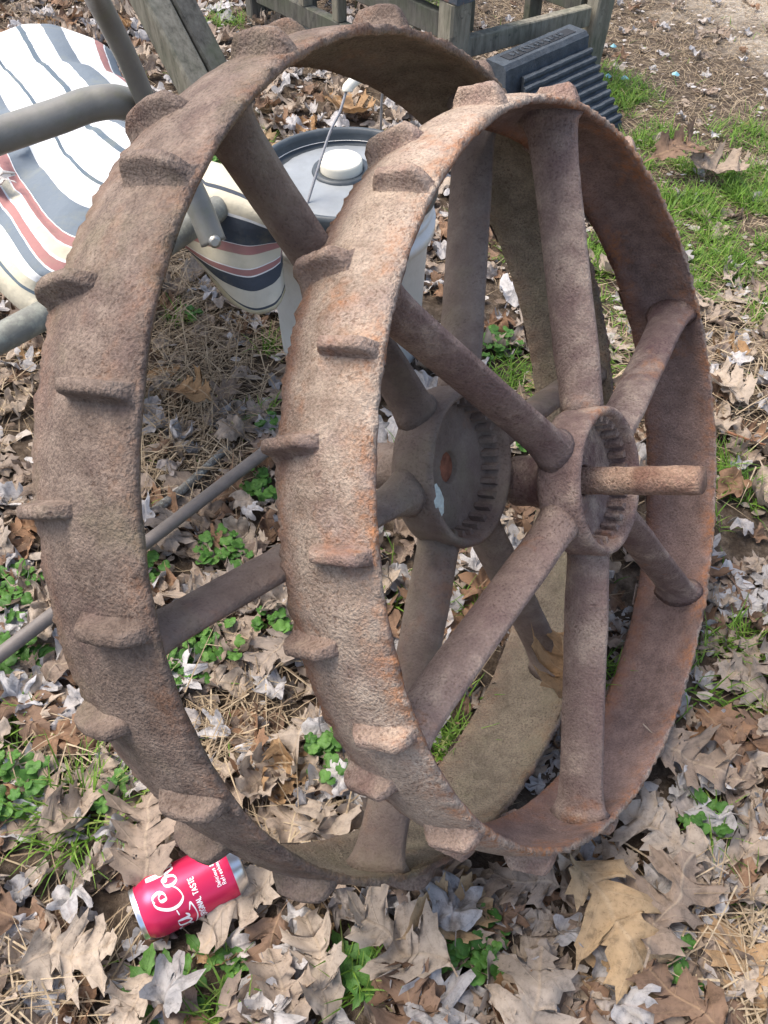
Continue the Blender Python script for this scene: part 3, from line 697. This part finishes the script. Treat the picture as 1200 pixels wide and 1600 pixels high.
# ------------------------------------------------------------------ rod, stick, twig, scraps
p_, q_ = at(-260, 1222, .052), at(500, 640, .052)
e = empty('steel_rod', p_); V, F = tube([p_.lerp(q_, i/24)-p_+Vector((0, 0, .004*sin(i*.7)*0)) for i in range(25)], .0105, 18); e_ = mesh('steel_rod', V, F, M['rod'], None, loc=p_)
bpy.data.objects.remove(e); e_.name = 'steel_rod'; tag(e_, 'straight dull grey steel rod lying on the leaves behind the brown wheel', 'rod')
pts = [at(200, 838, .012), at(240, 800, .014), at(285, 765, .012), at(325, 728, .014), at(355, 700, .012)]
V, F = tube(local(catmull(pts, 6), type('o', (), {'location': pts[0]})()), .0085, 12, rfun=lambda s: .0088-.002*s+.0008*N1(s*14, 3)); tag(mesh('fallen_stick', V, F, M['stick'], None, loc=pts[0]), 'lichen-covered stick on the ground beside the steel rod', 'stick')
pts = [at(1112, 665, .02), at(1150, 680, .028), at(1185, 692, .022), at(1230, 705, .012)]
V, F = tube([p-pts[0] for p in catmull(pts, 6)], .0022, 8, rfun=lambda s: .0026-.001*s); tag(mesh('twig', V, F, M['twig'], None, loc=pts[0]), 'thin reddish twig on the ground right of the tan wheel', 'twig')
for (px, py) in ((927, 105), (950, 119), (976, 122), (1056, 116), (958, 72)):
    p = at(px, py, .012); V = []; n = 9
    for k in range(n): q = 2*pi*k/n; r_ = .011*(1+.5*N1(k*1.3, px)); V.append((r_*cos(q), r_*sin(q)*.8, .006*N1(k*2.1, py)))
    V.append((0, 0, .008)); b = len(V); V += [(x_, y_, z_-.0012) for x_, y_, z_ in V]
    F = [(k, (k+1) % n, n) for k in range(n)] + [(b+(k+1) % n, b+k, b+n) for k in range(n)] + [(k, b+k, b+(k+1) % n, (k+1) % n) for k in range(n)]
    tag(mesh('plastic_scrap', V, F, M['blue'], None, smooth=False, loc=p), 'tiny scrap of pale blue plastic in the grass beyond the wheels', 'scrap', 'blue plastic scraps')

# ------------------------------------------------------------------ leaves
def oak_half(rg, n):
    o = [(.0, .0), (.05, .035), (.09, .07)]
    step = .76/n
    for i in range(n):
        f_ = i/(n-1); xs_ = .10+step*i*rg.uniform(.97, 1.03); wv = (.26+.15*sin(pi*(.12+.70*f_)))*rg.uniform(.68, 1.18); k = step/.25
        sw = .085+.05*rg.random(); fw = .06+.09*rg.random()
        o += [(xs_+.015*k, sw+.03), (xs_+.035*k+fw*.5, wv*.62), (xs_+.045*k+fw*.9, wv*.92), (xs_+.085*k+fw*.85, wv*.84), (xs_+.14*k+fw*1.2, wv*1.03),
              (xs_+.155*k+fw*.85, wv*.78), (xs_+.18*k+fw*.7, wv*.66), (xs_+.175*k+fw*.3, wv*.46), (xs_+.195*k, sw+.02), (xs_+.23*k, sw)]
    o += [(.885, .095), (.93, .12), (.95, .06), (1.0, .0)]
    o = [o[0]] + [(x+rg.gauss(0, .007), max(.03, y+rg.gauss(0, .011))) for x, y in o[1:-1]] + [o[-1]]
    return o
def leaf_finish(pts, faces, rg, crump, kx, ky, L, tw=0.):
    sd_ = rg.uniform(0, 90); V, UV = [], []
    for x, y in pts:
        u_ = x-.5
        # cross curl
        if abs(ky) > 1e-3: yy = sin(y*ky)/ky; zz = (1-cos(y*ky))/ky
        else: yy, zz = y, 0
        zz += .10*abs(y)*(1 if crump < .1 else .6)
        if abs(kx) > 1e-3: xx = sin(u_*kx)/kx-zz*sin(u_*kx); zz = (1-cos(u_*kx))/kx+zz*cos(u_*kx)
        else: xx = u_
        ca, sa = cos(tw*u_), sin(tw*u_); yy, zz = yy*ca-zz*sa, yy*sa+zz*ca
        q = Vector((x*3.2+sd_, y*3.2, 0))
        zz += crump*noise.noise(q)+crump*.55*noise.noise(q*2.3)+crump*.30*noise.noise(q*4.7)+.012*noise.noise(q*8.); xx += crump*.5*noise.noise(q+Vector((0, 0, 7))); yy += crump*.6*noise.noise(q+Vector((0, 0, 17)))
        V.append((xx*L, yy*L, zz*L)); UV.append((x, y))
    zm = min(v_[2] for v_ in V); V = [(a_, b_, c_-zm) for a_, b_, c_ in V]
    return V, faces, UV
def oak_leaf(seed, crump, kx, ky, L=1., n=3, mid=True, tw=0.):
    rg = random.Random(seed); pts, faces = [], []
    hl, hr = oak_half(rg, n), oak_half(rg, n); m = len(hl)
    ms = []
    for i in range(m): ms.append(min(1., max(0., (hl[i][0]-.40*hl[i][1]+hr[i][0]-.40*hr[i][1])/2)))
    for i in range(1, m): ms[i] = max(ms[i], ms[i-1]+.002)
    ms = [x/ms[-1] for x in ms]
    pts += [(x, 0) for x in ms]
    for sg, hh in ((1, hl), (-1, hr)):
        b = len(pts)
        FR = (.36, .70, 1.) if mid else (1.,)
        for fr_ in FR: pts += [(ms[i]+(x-ms[i])*fr_, sg*y*fr_) for i, (x, y) in enumerate(hh)]
        for i in range(m-1):
            fs = [(i, i+1, b+i+1, b+i)] + [(b+q*m+i, b+q*m+i+1, b+(q+1)*m+i+1, b+(q+1)*m+i) for q in range(len(FR)-1)]
            faces += [f_ if sg > 0 else f_[::-1] for f_ in fs]
    # stalk
    b = len(pts); pts += [(-.16, .008), (-.16, -.008), (.02, .010), (.02, -.010)]; faces.append((b, b+2, b+3, b+1))
    return leaf_finish(pts, faces, rg, crump, kx, ky, L, tw)
def maple_leaf(seed, crump, kx, ky, L=1., n=38, tw=0.):
    rg = random.Random(seed); pts = [(.30, 0)]; faces = []
    lob = [(0, .66), (.9, .58), (-.9, .58), (1.8, .44), (-1.8, .44)]; lob = [(a_, r_*rg.uniform(.85, 1.1)) for a_, r_ in lob]
    rings = (.28, .55, .8, 1.)
    for ring in rings:
        for k in range(n):
            a_ = 2*pi*(k+.5)/n-pi; r_ = .30
            for la_, lr in lob: r_ = max(r_, .26+(lr-.26)*math.exp(-((a_-la_)/.30)**2)*(1+.05*(1 if k % 2 else -1)))
            if abs(a_) > 2.6: r_ = .27
            pts.append((.30+r_*ring*cos(a_), r_*ring*sin(a_)*.92))
    for k in range(n):
        k2 = (k+1) % n; faces.append((0, 1+k, 1+k2))
        for q in range(3): faces.append((1+q*n+k, 1+(q+1)*n+k, 1+(q+1)*n+k2, 1+q*n+k2))
    b = len(pts); pts += [(-.22, .007), (-.22, -.007), (.06, .01), (.06, -.01)]; faces.append((b, b+2, b+3, b+1))
    return leaf_finish(pts, faces, rg, crump, kx, ky, L, tw)

rl = random.Random(21)
OAK = [oak_leaf(100+i, rl.uniform(.08, .15), rl.uniform(-1.6, 2.0), rl.uniform(-2.0, 3.2), n=3, tw=rl.uniform(-.9, .9)) for i in range(22)]
OAKC = [oak_leaf(150+i, rl.uniform(.12, .20), rl.uniform(-2.6, 2.8), rl.uniform(2.5, 6.), n=3, tw=rl.uniform(-1.5, 1.5)) for i in range(14)]
MAP = [maple_leaf(200+i, rl.uniform(.16, .28), rl.uniform(-2.4, 3.), rl.uniform(-3.2, 4.4), tw=rl.uniform(-1., 1.)) for i in range(26)]
MAPF = [maple_leaf(250+i, rl.uniform(.18, .26), rl.uniform(-1.6, 2.), rl.uniform(-1.8, 2.6)) for i in range(6)]
def datablock(nm, geo, mat):
    o = mesh(nm, geo[0], geo[1], M[mat], None, uv=geo[2]); me = o.data; bpy.data.objects.remove(o); return me

# green patches (place, radius, kind)
PATCH = [((955, 135), .13, 'g'), ((985, 160), .10, 'g'), ((1000, 225), .13, 'g'), ((1035, 260), .16, 'g'), ((1080, 290), .18, 'g'), ((1130, 305), .14, 'g'), ((1165, 285), .10, 'g'), ((1105, 345), .10, 'g'), ((1140, 400), .16, 'g'), ((1190, 385), .13, 'g'), ((1090, 390), .10, 'g'), ((1185, 475), .10, 'g'), ((1105, 465), .08, 'g'), ((1180, 205), .12, 'g'), ((1215, 330), .15, 'g'), ((930, 395), .09, 'g'), ((955, 430), .10, 'g'), ((975, 510), .06, 'g'), ((965, 575), .05, 'g'),
         ((1145, 735), .055, 'g'), ((1175, 760), .06, 'g'), ((1140, 800), .045, 'g'), ((1120, 1040), .07, 'g'), ((1165, 1050), .06, 'g'), ((1110, 1315), .045, 'g'), ((1130, 1380), .045, 'g'), ((1095, 1290), .03, 'c'), ((960, 1060), .03, 'g'), ((135, 1268), .062, 'G'), ((175, 1235), .03, 'c'), ((5, 1140), .05, 'g'), ((20, 1235), .05, 'c'), ((15, 1035), .04, 'c'), ((50, 1040), .04, 'w'), ((20, 925), .045, 'c'), ((30, 960), .03, 'c'),
         ((300, 1030), .05, 'c'), ((335, 1015), .045, 'c'), ((285, 1060), .04, 'c'), ((370, 1085), .045, 'g'), ((340, 1110), .04, 'g'), ((240, 900), .025, 'c'), ((345, 868), .035, 'c'), ((370, 880), .025, 'c'), ((510, 1170), .03, 'c'), ((520, 1200), .03, 'c'), ((430, 985), .025, 'c'), ((245, 678), .04, 'g'), ((415, 650), .03, 'g'), ((420, 672), .02, 'c'), ((400, 760), .025, 'c'), ((410, 780), .025, 'c'), ((420, 540), .03, 'g'), ((280, 500), .025, 'g'), ((300, 498), .02, 'c'),
         ((710, 1120), .045, 'g'), ((690, 1160), .03, 'g'), ((800, 580), .05, 'g'), ((775, 545), .05, 'c'), ((785, 400), .06, 'g'), ((815, 610), .04, 'g'), ((700, 350), .05, 'g'), ((610, 890), .04, 'g'), ((625, 930), .03, 'g'), ((600, 905), .03, 'g'), ((735, 945), .025, 'g'), ((660, 760), .03, 'c'), ((740, 1485), .04, 'c'), ((715, 1500), .03, 'c'), ((1040, 1480), .022, 'c'), ((1030, 1520), .02, 'c'), ((1055, 1570), .025, 'c'), ((560, 1520), .03, 'g'), ((545, 1500), .02, 'w'), ((580, 1545), .02, 'w'),
         ((290, 1540), .05, 'w'), ((350, 1500), .035, 'w'), ((330, 1570), .05, 'g'), ((230, 1560), .04, 'w'), ((330, 40), .10, 'g'), ((620, 60), .10, 'g'), ((650, 15), .10, 'g'), ((395, 225), .05, 'g'), ((345, 250), .05, 'c'), ((640, 700), .03, 'g'), ((1180, 1120), .03, 'g'), ((1190, 1000), .04, 'g'), ((830, 700), .03, 'c')]
PW = [(at(p[0], p[1], 0), r_, k) for p, r_, k in PATCH]
def in_green(x, y, f_=1.):
    for p, r_, k in PW:
        if k in 'gG' and (x-p.x)**2+(y-p.y)**2 < (r_*f_)**2: return True
    return False
RIMLOW = []
for Wd in (W1, W2):
    for i in range(360):
        for off in (-Wd['W']/2, 0, Wd['W']/2):
            p = wheel_pt(Wd, radians(i), off, Wd['R'])
            if p.z < .075: RIMLOW.append(p)
canmid = (ct+cb)/2
def near_rim(x, y, d_):
    return any((x-p.x)**2+(y-p.y)**2 < d_*d_ for p in RIMLOW)
def near_can(x, y): 
    s = max(0, min(1, (Vector((x, y, 0))-Vector((ct.x, ct.y, 0))).dot(Vector((cb.x-ct.x, cb.y-ct.y, 0)))/(cb-ct).length_squared))
    q = ct.lerp(cb, s); return hypot(x-q.x, y-q.y) < .078

def density(x, y):
    """(oak per m2, grey per m2)"""
    if y < .85: o_, g_ = 560, 720
    elif y < 1.5: o_, g_ = 280, 360
    else: o_, g_ = 200, 260
    # opener ground beyond the wheels to the right
    far = x*.9+y*.55
    if far > 1.55: k = max(.32, 1-(far-1.55)*1.2); o_ *= k*.75; g_ *= k
    if x < -.1 and 1.0 < y < 1.4: o_ *= .5; g_ *= .45
    return o_, g_
rs = random.Random(99); places = []
def sow(x0, x1, y0, y1):
    A_ = (x1-x0)*(y1-y0)
    mo, mg = 560, 720
    for kind, mx_ in (('o', mo), ('m', mg)):
        for i in range(int(A_*mx_)):
            x, y = rs.uniform(x0, x1), rs.uniform(y0, y1); d_ = density(x, y)[0 if kind == 'o' else 1]
            if rs.random() > d_/mx_: continue
            if in_green(x, y, .9) and rs.random() > .36: continue
            if hypot(x-bx, y-by) < .17: continue
            if near_can(x, y) and rs.random() < .35: continue
            places.append((kind, x, y))
sow(-1.9, 1.9, -.25, 4.6)
def size_of(kind, x, y):
    far = x*.9+y*.55; k = 1. if far < 1.7 else .62
    return (rs.triangular(.05, .14, .075) if kind == 'o' else rs.triangular(.038, .092, .058))*k
items = []
for kind, x, y in places:
    L = size_of(kind, x, y); nr_ = near_rim(x, y, .045) or near_can(x, y)
    layer = rs.random()
    tilt = rs.gauss(0, .14 if kind == 'o' else .2); tilt2 = rs.gauss(0, .14 if kind == 'o' else .2)
    if nr_: layer = 0; tilt *= .2; tilt2 *= .2; L *= .6
    z = gz(x, y)+.002+layer*(.022 if y < .9 else .016)
    items.append([kind, x, y, z, L, rs.uniform(0, 2*pi), tilt, tilt2, rs.random()])
# a few leaves measured in the photograph
def put(kind, px, py, z, L, rot, tl=0., t2=0., mt=None, geo=None):
    p = at(px, py, z); items.append([kind, p.x, p.y, z, L, rot, tl, t2, mt, geo])
put('o', 955, 1440, .034, .185, -1.05, .05, .12, 'oak_gold', 2)
put('o', 885, 1045, .125, .135, 1.62, -.15, .12, 'oak_gold', 4)
put('o', 310, 615, .045, .105, 2.5, -.25, .2, 'oak_gold', 6)
put('o', 1085, 1185, .035, .13, -.5, .12, .1, 'oak_tan', 1)
put('o', 235, 1320, .034, .150, 1.7, .05, .05, 'oak_tan', 3)
put('o', 1030, 1300, .030, .135, 2.5, .08, .0, 'oak_tan', 8)
put('o', 1040, 1420, .034, .145, .9, .0, .1, 'oak_tan', 5)
put('o', 1140, 610, .03, .115, 2.1, -.1, .1, 'oak_tan', 9)
put('o', 1060, 1560, .036, .13, 2.4, .1, .1, 'oak_brown', 7)
put('o', 375, 1415, .020, .13, 3.9, .05, .0, 'oak_tan', 10)
put('o', 620, 1470, .036, .15, 2.6, .05, .1, 'oak_tan', 11)
put('o', 830, 1590, .036, .16, 1.3, .05, .1, 'oak_tan', 2)
put('o', 700, 1430, .036, .12, .4, .15, .1, 'oak_gold', 12)
put('o', 110, 1490, .036, .12, .2, .1, .1, 'oak_tan', 13)
put('o', 550, 170, .03, .17, 2.3, .1, .1, 'oak_gold', 1)
put('o', 1120, 260, .04, .16, -.2, .15, 0., 'oak_tan', 1)
put('o', 1055, 245, .04, .17, .4, .35, 0., 'oak_brown', 3)
put('m', 690, 1560, .036, .10, .6, .1, .1, 'leaf_grey', -2)
put('m', 705, 1410, .036, .085, 1.6, .1, .1, 'leaf_grey', -1)
put('m', 270, 1535, .036, .075, 1.2, .1, .1, 'leaf_grey', 4)

geos = {'o': OAK+OAKC, 'm': MAP+MAPF}
MATS = {'o': ['oak_tan', 'oak_tan', 'oak_tan', 'oak_brown', 'oak_gold'], 'm': ['leaf_grey']}
LABEL = {'oak_tan': 'dry tan oak leaf', 'oak_brown': 'dark brown oak leaf', 'oak_gold': 'golden orange oak leaf', 'leaf_grey': 'pale grey crumpled leaf'}
GROUP = {'oak_tan': 'tan oak leaves', 'oak_brown': 'dark brown oak leaves', 'oak_gold': 'golden oak leaves', 'leaf_grey': 'grey crumpled leaves'}
def zone(x, y):
    px, py = project((x, y, .02))
    if hypot(x-canmid.x, y-canmid.y) < .16: return 'beside the soda can'
    if hypot(x-bx, y-by) < .33: return 'around the white pail'
    if (Vector((x, y, 0))-P0).length < .45 or (Vector((x, y, 0))-P1).length < .4: return 'near the slatted wooden stand'
    if px < 470 and py < 700 and y < 1.5: return 'under the edge of the patio chair'
    if px < 520 and y >= 1.5: return 'behind the cushioned chair'
    if px > 900 and y > 1.1: return 'on the grass beyond the tan wheel'
    if px > 1000: return 'beside the right rim of the tan wheel'
    if py > 1330: return 'below the two wheels'
    if px < 230: return 'outside the brown wheel rim'
    if px < 560: return 'between the two wheel rims'
    return 'seen through the tan wheel spokes'
NAME = {'o': 'oak_leaf', 'm': 'crumpled_leaf'}
blocks = {}
def choose(it):
    kind = it[0]; r_ = it[8]
    if isinstance(r_, str):
        return r_, (it[9] if it[9] >= 0 else len(MAP)-it[9]-1)
    if kind == 'o':
        mt = 'oak_tan' if r_ < .72 else ('oak_brown' if r_ < .95 else 'oak_gold')
        gi = rs.randrange(len(OAK)) if rs.random() < .5 else len(OAK)+rs.randrange(len(OAKC))
    else:
        mt = 'leaf_grey' if r_ < .66 else ('oak_tan' if r_ < .90 else 'oak_brown')
        gi = rs.randrange(len(MAP)) if rs.random() < .93 else len(MAP)+rs.randrange(len(MAPF))
    return mt, gi
def inview(it):
    x, y = project((it[1], it[2], it[3])); return -20 < x < 1220 and -10 < y < 1620
vis = [i for i in items if inview(i)]
rest = [i for i in items if not inview(i)]
vis.sort(key=lambda i: -(i[4]/((Vector((i[1], i[2], i[3]))-cam.location).length) + (9 if isinstance(i[8], str) else 0)))
cnt = {'o': 0, 'm': 0}; stuff = {}
for it in vis+rest:
    mt, gi = choose(it); kind = it[0]
    R3 = Matrix.Rotation(it[5], 4, 'Z') @ Matrix.Rotation(it[6], 4, 'X') @ Matrix.Rotation(it[7], 4, 'Y')
    geo = geos[kind][gi]
    zl = min((R3 @ Vector(v_)).z for v_ in geo[0])*it[4]
    lift = max(gz(it[1], it[2])-.004, it[3]-.012)-zl*.75 if not isinstance(it[8], str) else it[3]-.01-zl*.5
    T = Matrix.Translation((it[1], it[2], lift)) @ R3 @ Matrix.Scale(it[4], 4)
    if it in rest or cnt[kind] >= 285 or (kind == 'm' and mt != 'leaf_grey'):
        stuff.setdefault(mt, []).append((T, geo)); continue
    cnt[kind] += 1
    key = (kind, gi, mt)
    if key not in blocks: blocks[key] = datablock(NAME[kind], geo, mt)
    o = bpy.data.objects.new(NAME[kind], blocks[key]); COL.objects.link(o); o.matrix_world = T
    zn = zone(it[1], it[2]); sz = 'large ' if it[4] > .115 else ('small ' if it[4] < (.075 if kind == 'o' else .062) else '')
    form = ('curled ' if gi >= len(OAK) else '') if kind == 'o' else ('flat ' if gi >= len(MAP) else '')
    tag(o, (sz+form+LABEL[mt]+' '+zn), 'leaf', sz+form+GROUP[mt]+' '+zn)

def bulk(name, chunks, mat, label, cat, rnd_seed=1):
    """chunks: list of (verts, faces, uvs); one joined mesh with a per-piece random value"""
    V, F, UV, RN = [], [], [], []; rg = random.Random(rnd_seed)
    for v_, f_, u_ in chunks:
        b = len(V); r_ = rg.random(); V += v_; UV += u_; RN += [r_]*len(v_); F += [tuple(b+i for i in q) for q in f_]
    o = mesh(name, V, F, M[mat], None, uv=UV)
    at_ = o.data.attributes.new('rnd', 'FLOAT', 'POINT'); at_.data.foreach_set('value', RN)
    tag(o, label, cat, None, 'stuff'); return o
for mt, L_ in stuff.items():
    ch_ = [([T @ Vector(v_) for v_ in g[0]], g[1], g[2]) for T, g in L_]
    bulk('leaf_litter', ch_, mt, {'oak_tan': 'tan dry leaf litter covering the ground', 'oak_brown': 'dark brown leaf litter covering the ground', 'oak_gold': 'golden leaf litter scattered over the ground', 'leaf_grey': 'pale grey leaf litter covering the ground'}[mt], 'leaf litter', 5)

# leaf caught on the cushion
g = MAP[3]; p = at(8, 292, .468)
o = bpy.data.objects.new('crumpled_leaf', datablock('crumpled_leaf', g, 'bits')); COL.objects.link(o); o.matrix_world = Matrix.Translation(p) @ Matrix.Rotation(.8, 4, 'Z') @ Matrix.Scale(.055, 4)
tag(o, 'small crumpled brown leaf lying on the striped cushion', 'leaf')

# ------------------------------------------------------------------ blades: straw, grass, clover, weeds, bits
def blade(rg, x, y, z, L, wd, az_, lean, bend, seg=3):
    V, F, UV = [], [], []; d = Vector((cos(az_), sin(az_), 0)); s_ = Vector((-sin(az_), cos(az_), 0)); p = Vector((x, y, z)); a_ = lean
    for i in range(seg+1):
        ww = wd*(1-(i/seg)**1.6*.85)*.5
        V += [p+s_*ww, p-s_*ww]; UV += [(i/seg, .3), (i/seg, .35)]
        a_ -= bend/seg; p = p+(d*cos(a_)+Vector((0, 0, 1))*sin(a_))*(L/seg)
        if p.z < .001: p.z = .001+.003*rg.random()
    for i in range(seg): F.append((2*i, 2*i+1, 2*i+3, 2*i+2))
    return V, F, UV
rb = random.Random(77); straw = []
def straw_at(x, y, n, spread, L0, L1, zmax):
    for _ in range(n):
        xx, yy = x+rb.gauss(0, spread), y+rb.gauss(0, spread)
        straw.append(blade(rb, xx, yy, gz(xx, yy)+rb.random()**2*zmax, rb.uniform(L0, L1), rb.uniform(.0012, .0028), rb.uniform(0, 2*pi), rb.uniform(-.1, .5), rb.uniform(.1, 1.3)))
for i in range(26000):                                       # general mat
    x, y = rb.uniform(-1.7, 1.8), rb.uniform(-.15, 4.3)
    far = x*.9+y*.55
    if far < 1.3 and rb.random() > .30: continue
    straw.append(blade(rb, x, y, gz(x, y)+rb.random()**2*.02, rb.uniform(.03, .085), rb.uniform(.001, .0024), rb.uniform(0, 2*pi), rb.uniform(-.1, .4), rb.uniform(0, 1.2), 2))
for i in range(32000):                                       # short dead turf of the open yard
    x, y = rb.uniform(.15, 1.9), rb.uniform(1.0, 4.3); far = x*.9+y*.55
    if far < 1.45: continue
    straw.append(blade(rb, x, y, gz(x, y)+rb.random()**2*.008, rb.uniform(.015, .05), rb.uniform(.0009, .0022), rb.uniform(0, 2*pi), rb.uniform(-.1, .35), rb.uniform(0, 1.), 2))
for px, py, n, sp_ in ((300, 440, 420, .09), (250, 470, 320, .08), (340, 500, 260, .08), (390, 540, 160, .06), (260, 570, 200, .07), (300, 620, 220, .08), (230, 620, 160, .06), (350, 660, 200, .07), (330, 700, 120, .06), (250, 740, 100, .05), (350, 1170, 110, .035), (310, 1150, 90, .04), (500, 1310, 90, .03), (1170, 1520, 420, .05), (1195, 1560, 300, .05), (1130, 600, 220, .10), (1160, 520, 220, .12), (1100, 560, 150, .08), (30, 620, 120, .06), (60, 1590, 160, .05), (10, 1580, 160, .05), (100, 1170, 90, .03), (420, 1050, 60, .03), (1170, 650, 160, .08), (1000, 560, 80, .05), (280, 10, 120, .15), (20, 20, 120, .15)):
    p = at(px, py, 0); straw_at(p.x, p.y, n, sp_, .05, .13, .035)
bulk('straw', straw, 'straw', 'dry straw and dead grass matted over the ground', 'straw', 2)

grass, clov = [], []
def clover_leaf(rg, x, y, z, r_, nl):
    V, F, UV = [Vector((x, y, z+r_*.0))], [], [(.5, 0)]; n = nl*6; ph = rg.uniform(0, 6.28); tx, ty = rg.gauss(0, .3), rg.gauss(0, .3)
    for ring in (.55, 1.):
        for k in range(n):
            a_ = 2*pi*k/n; q = r_*ring*(.74+.26*abs(cos(a_*nl/2))**.6)
            dx, dy = q*cos(a_+ph), q*sin(a_+ph); V.append(Vector((x+dx, y+dy, z+dx*tx+dy*ty+(.10*r_ if ring < 1 else .18*r_*cos(a_*nl))))); UV.append((.5+.5*ring*cos(a_), .2+.1*ring))
    for k in range(n): k2 = (k+1) % n; F.append((0, 1+k, 1+k2)); F.append((1+k, 1+n+k, 1+n+k2, 1+k2))
    return V, F, UV
def weed_leaf(rg, x, y, z, L, az_):
    V, F, UV = [], [], []; d = Vector((cos(az_), sin(az_), 0)); s_ = Vector((-sin(az_), cos(az_), 0)); n = 7; lean = rg.uniform(.3, .9)
    for i in range(n+1):
        s = i/n; ww = L*.17*sin(pi*min(1, s*.92+.06))*(1+.4*(i % 2)); p = Vector((x, y, z))+d*(L*s*cos(lean*(1-s*.8)))+Vector((0, 0, L*(s*sin(lean)-s*s*.55)))
        p.z = max(p.z, z+.001)
        V += [p+s_*ww+Vector((0, 0, ww*.4)), p, p-s_*ww+Vector((0, 0, ww*.4))]; UV += [(s, .2), (s, 0), (s, -.2)]
    for i in range(n): F += [(3*i, 3*i+1, 3*i+4, 3*i+3), (3*i+1, 3*i+2, 3*i+5, 3*i+4)]
    return V, F, UV
for p, r_, k in PW:
    dist = (p-cam.location).length
    if k in 'gG':
        n = int(5200*r_**1.15*(1.5 if k == 'G' else 1)/(1+.25*dist)) if r_ < .08 else int(34000*r_*r_)+220
        for _ in range(n):
            q = r_*rb.random()**.6*1.05; a_ = rb.uniform(0, 2*pi); x, y = p.x+q*cos(a_), p.y+q*sin(a_)
            if N1(x*9, y*9, 4.)+.5*N1(x*23, y*23, 6.) < -.07 and k == 'g': continue
            L = rb.uniform(.025, .062)*(1.25 if k == 'G' else 1)
            grass.append(blade(rb, x, y, gz(x, y)+.002, L, rb.uniform(.0018, .0036), a_+rb.gauss(0, .8) if k == 'G' else rb.uniform(0, 2*pi), rb.uniform(.7, 1.5), rb.uniform(.3, 1.5)))
    elif k == 'c':
        for _ in range(int(26*(r_/.04)**2)+4):
            q = r_*sqrt(rb.random()); a_ = rb.uniform(0, 2*pi); x, y = p.x+q*cos(a_), p.y+q*sin(a_)
            clov.append(clover_leaf(rb, x, y, gz(x, y)+rb.uniform(.014, .034), rb.uniform(.006, .0115), rb.choice((3, 3, 5))))
    else:
        for _ in range(11):
            x, y = p.x+rb.gauss(0, r_*.25), p.y+rb.gauss(0, r_*.25); clov.append(weed_leaf(rb, x, y, gz(x, y)+.012, rb.uniform(.02, .042), rb.uniform(0, 2*pi)))
for i in range(1500):                                        # stray blades
    x, y = rb.uniform(-1.2, 1.6), rb.uniform(.05, 3.2)
    if N1(x*4, y*4, 8.) < .05: continue
    grass.append(blade(rb, x, y, gz(x, y), rb.uniform(.02, .05), rb.uniform(.0015, .003), rb.uniform(0, 6.28), rb.uniform(.5, 1.4), rb.uniform(.3, 1.4)))
bulk('grass', grass, 'grass', 'short bright green grass growing through the leaves', 'grass', 3)
bulk('clover', clov, 'clover', 'small round-leaved green clover and weeds among the leaves', 'clover', 4)

bits = []
for i in range(9000):
    x, y = rb.uniform(-1.8, 1.8), rb.uniform(-.2, 4.4); far = x*.9+y*.55
    L = rb.triangular(.006, .032, .010)*(.6 if far > 1.7 else 1.); z = gz(x, y)+rb.random()*.010; a_ = rb.uniform(0, 6.28); V = []; n = 6
    for k in range(n): q = 2*pi*k/n; r_ = L*.6*(1+.6*N1(k*1.7, i*.37)); V.append(Vector((x+r_*cos(q+a_), y+r_*sin(q+a_)*.6, max(.0, z+.35*L*N1(k*2.1, i*.71)+.004))))
    V.append(Vector((x, y, z+.004+.3*L*rb.random())))
    bits.append((V, [(k, (k+1) % n, n) for k in range(n)], [(.5, .3)]*(n+1)))
bulk('leaf_crumbs', bits, 'bits', 'crumbled leaf fragments scattered over the soil', 'leaf litter', 6)
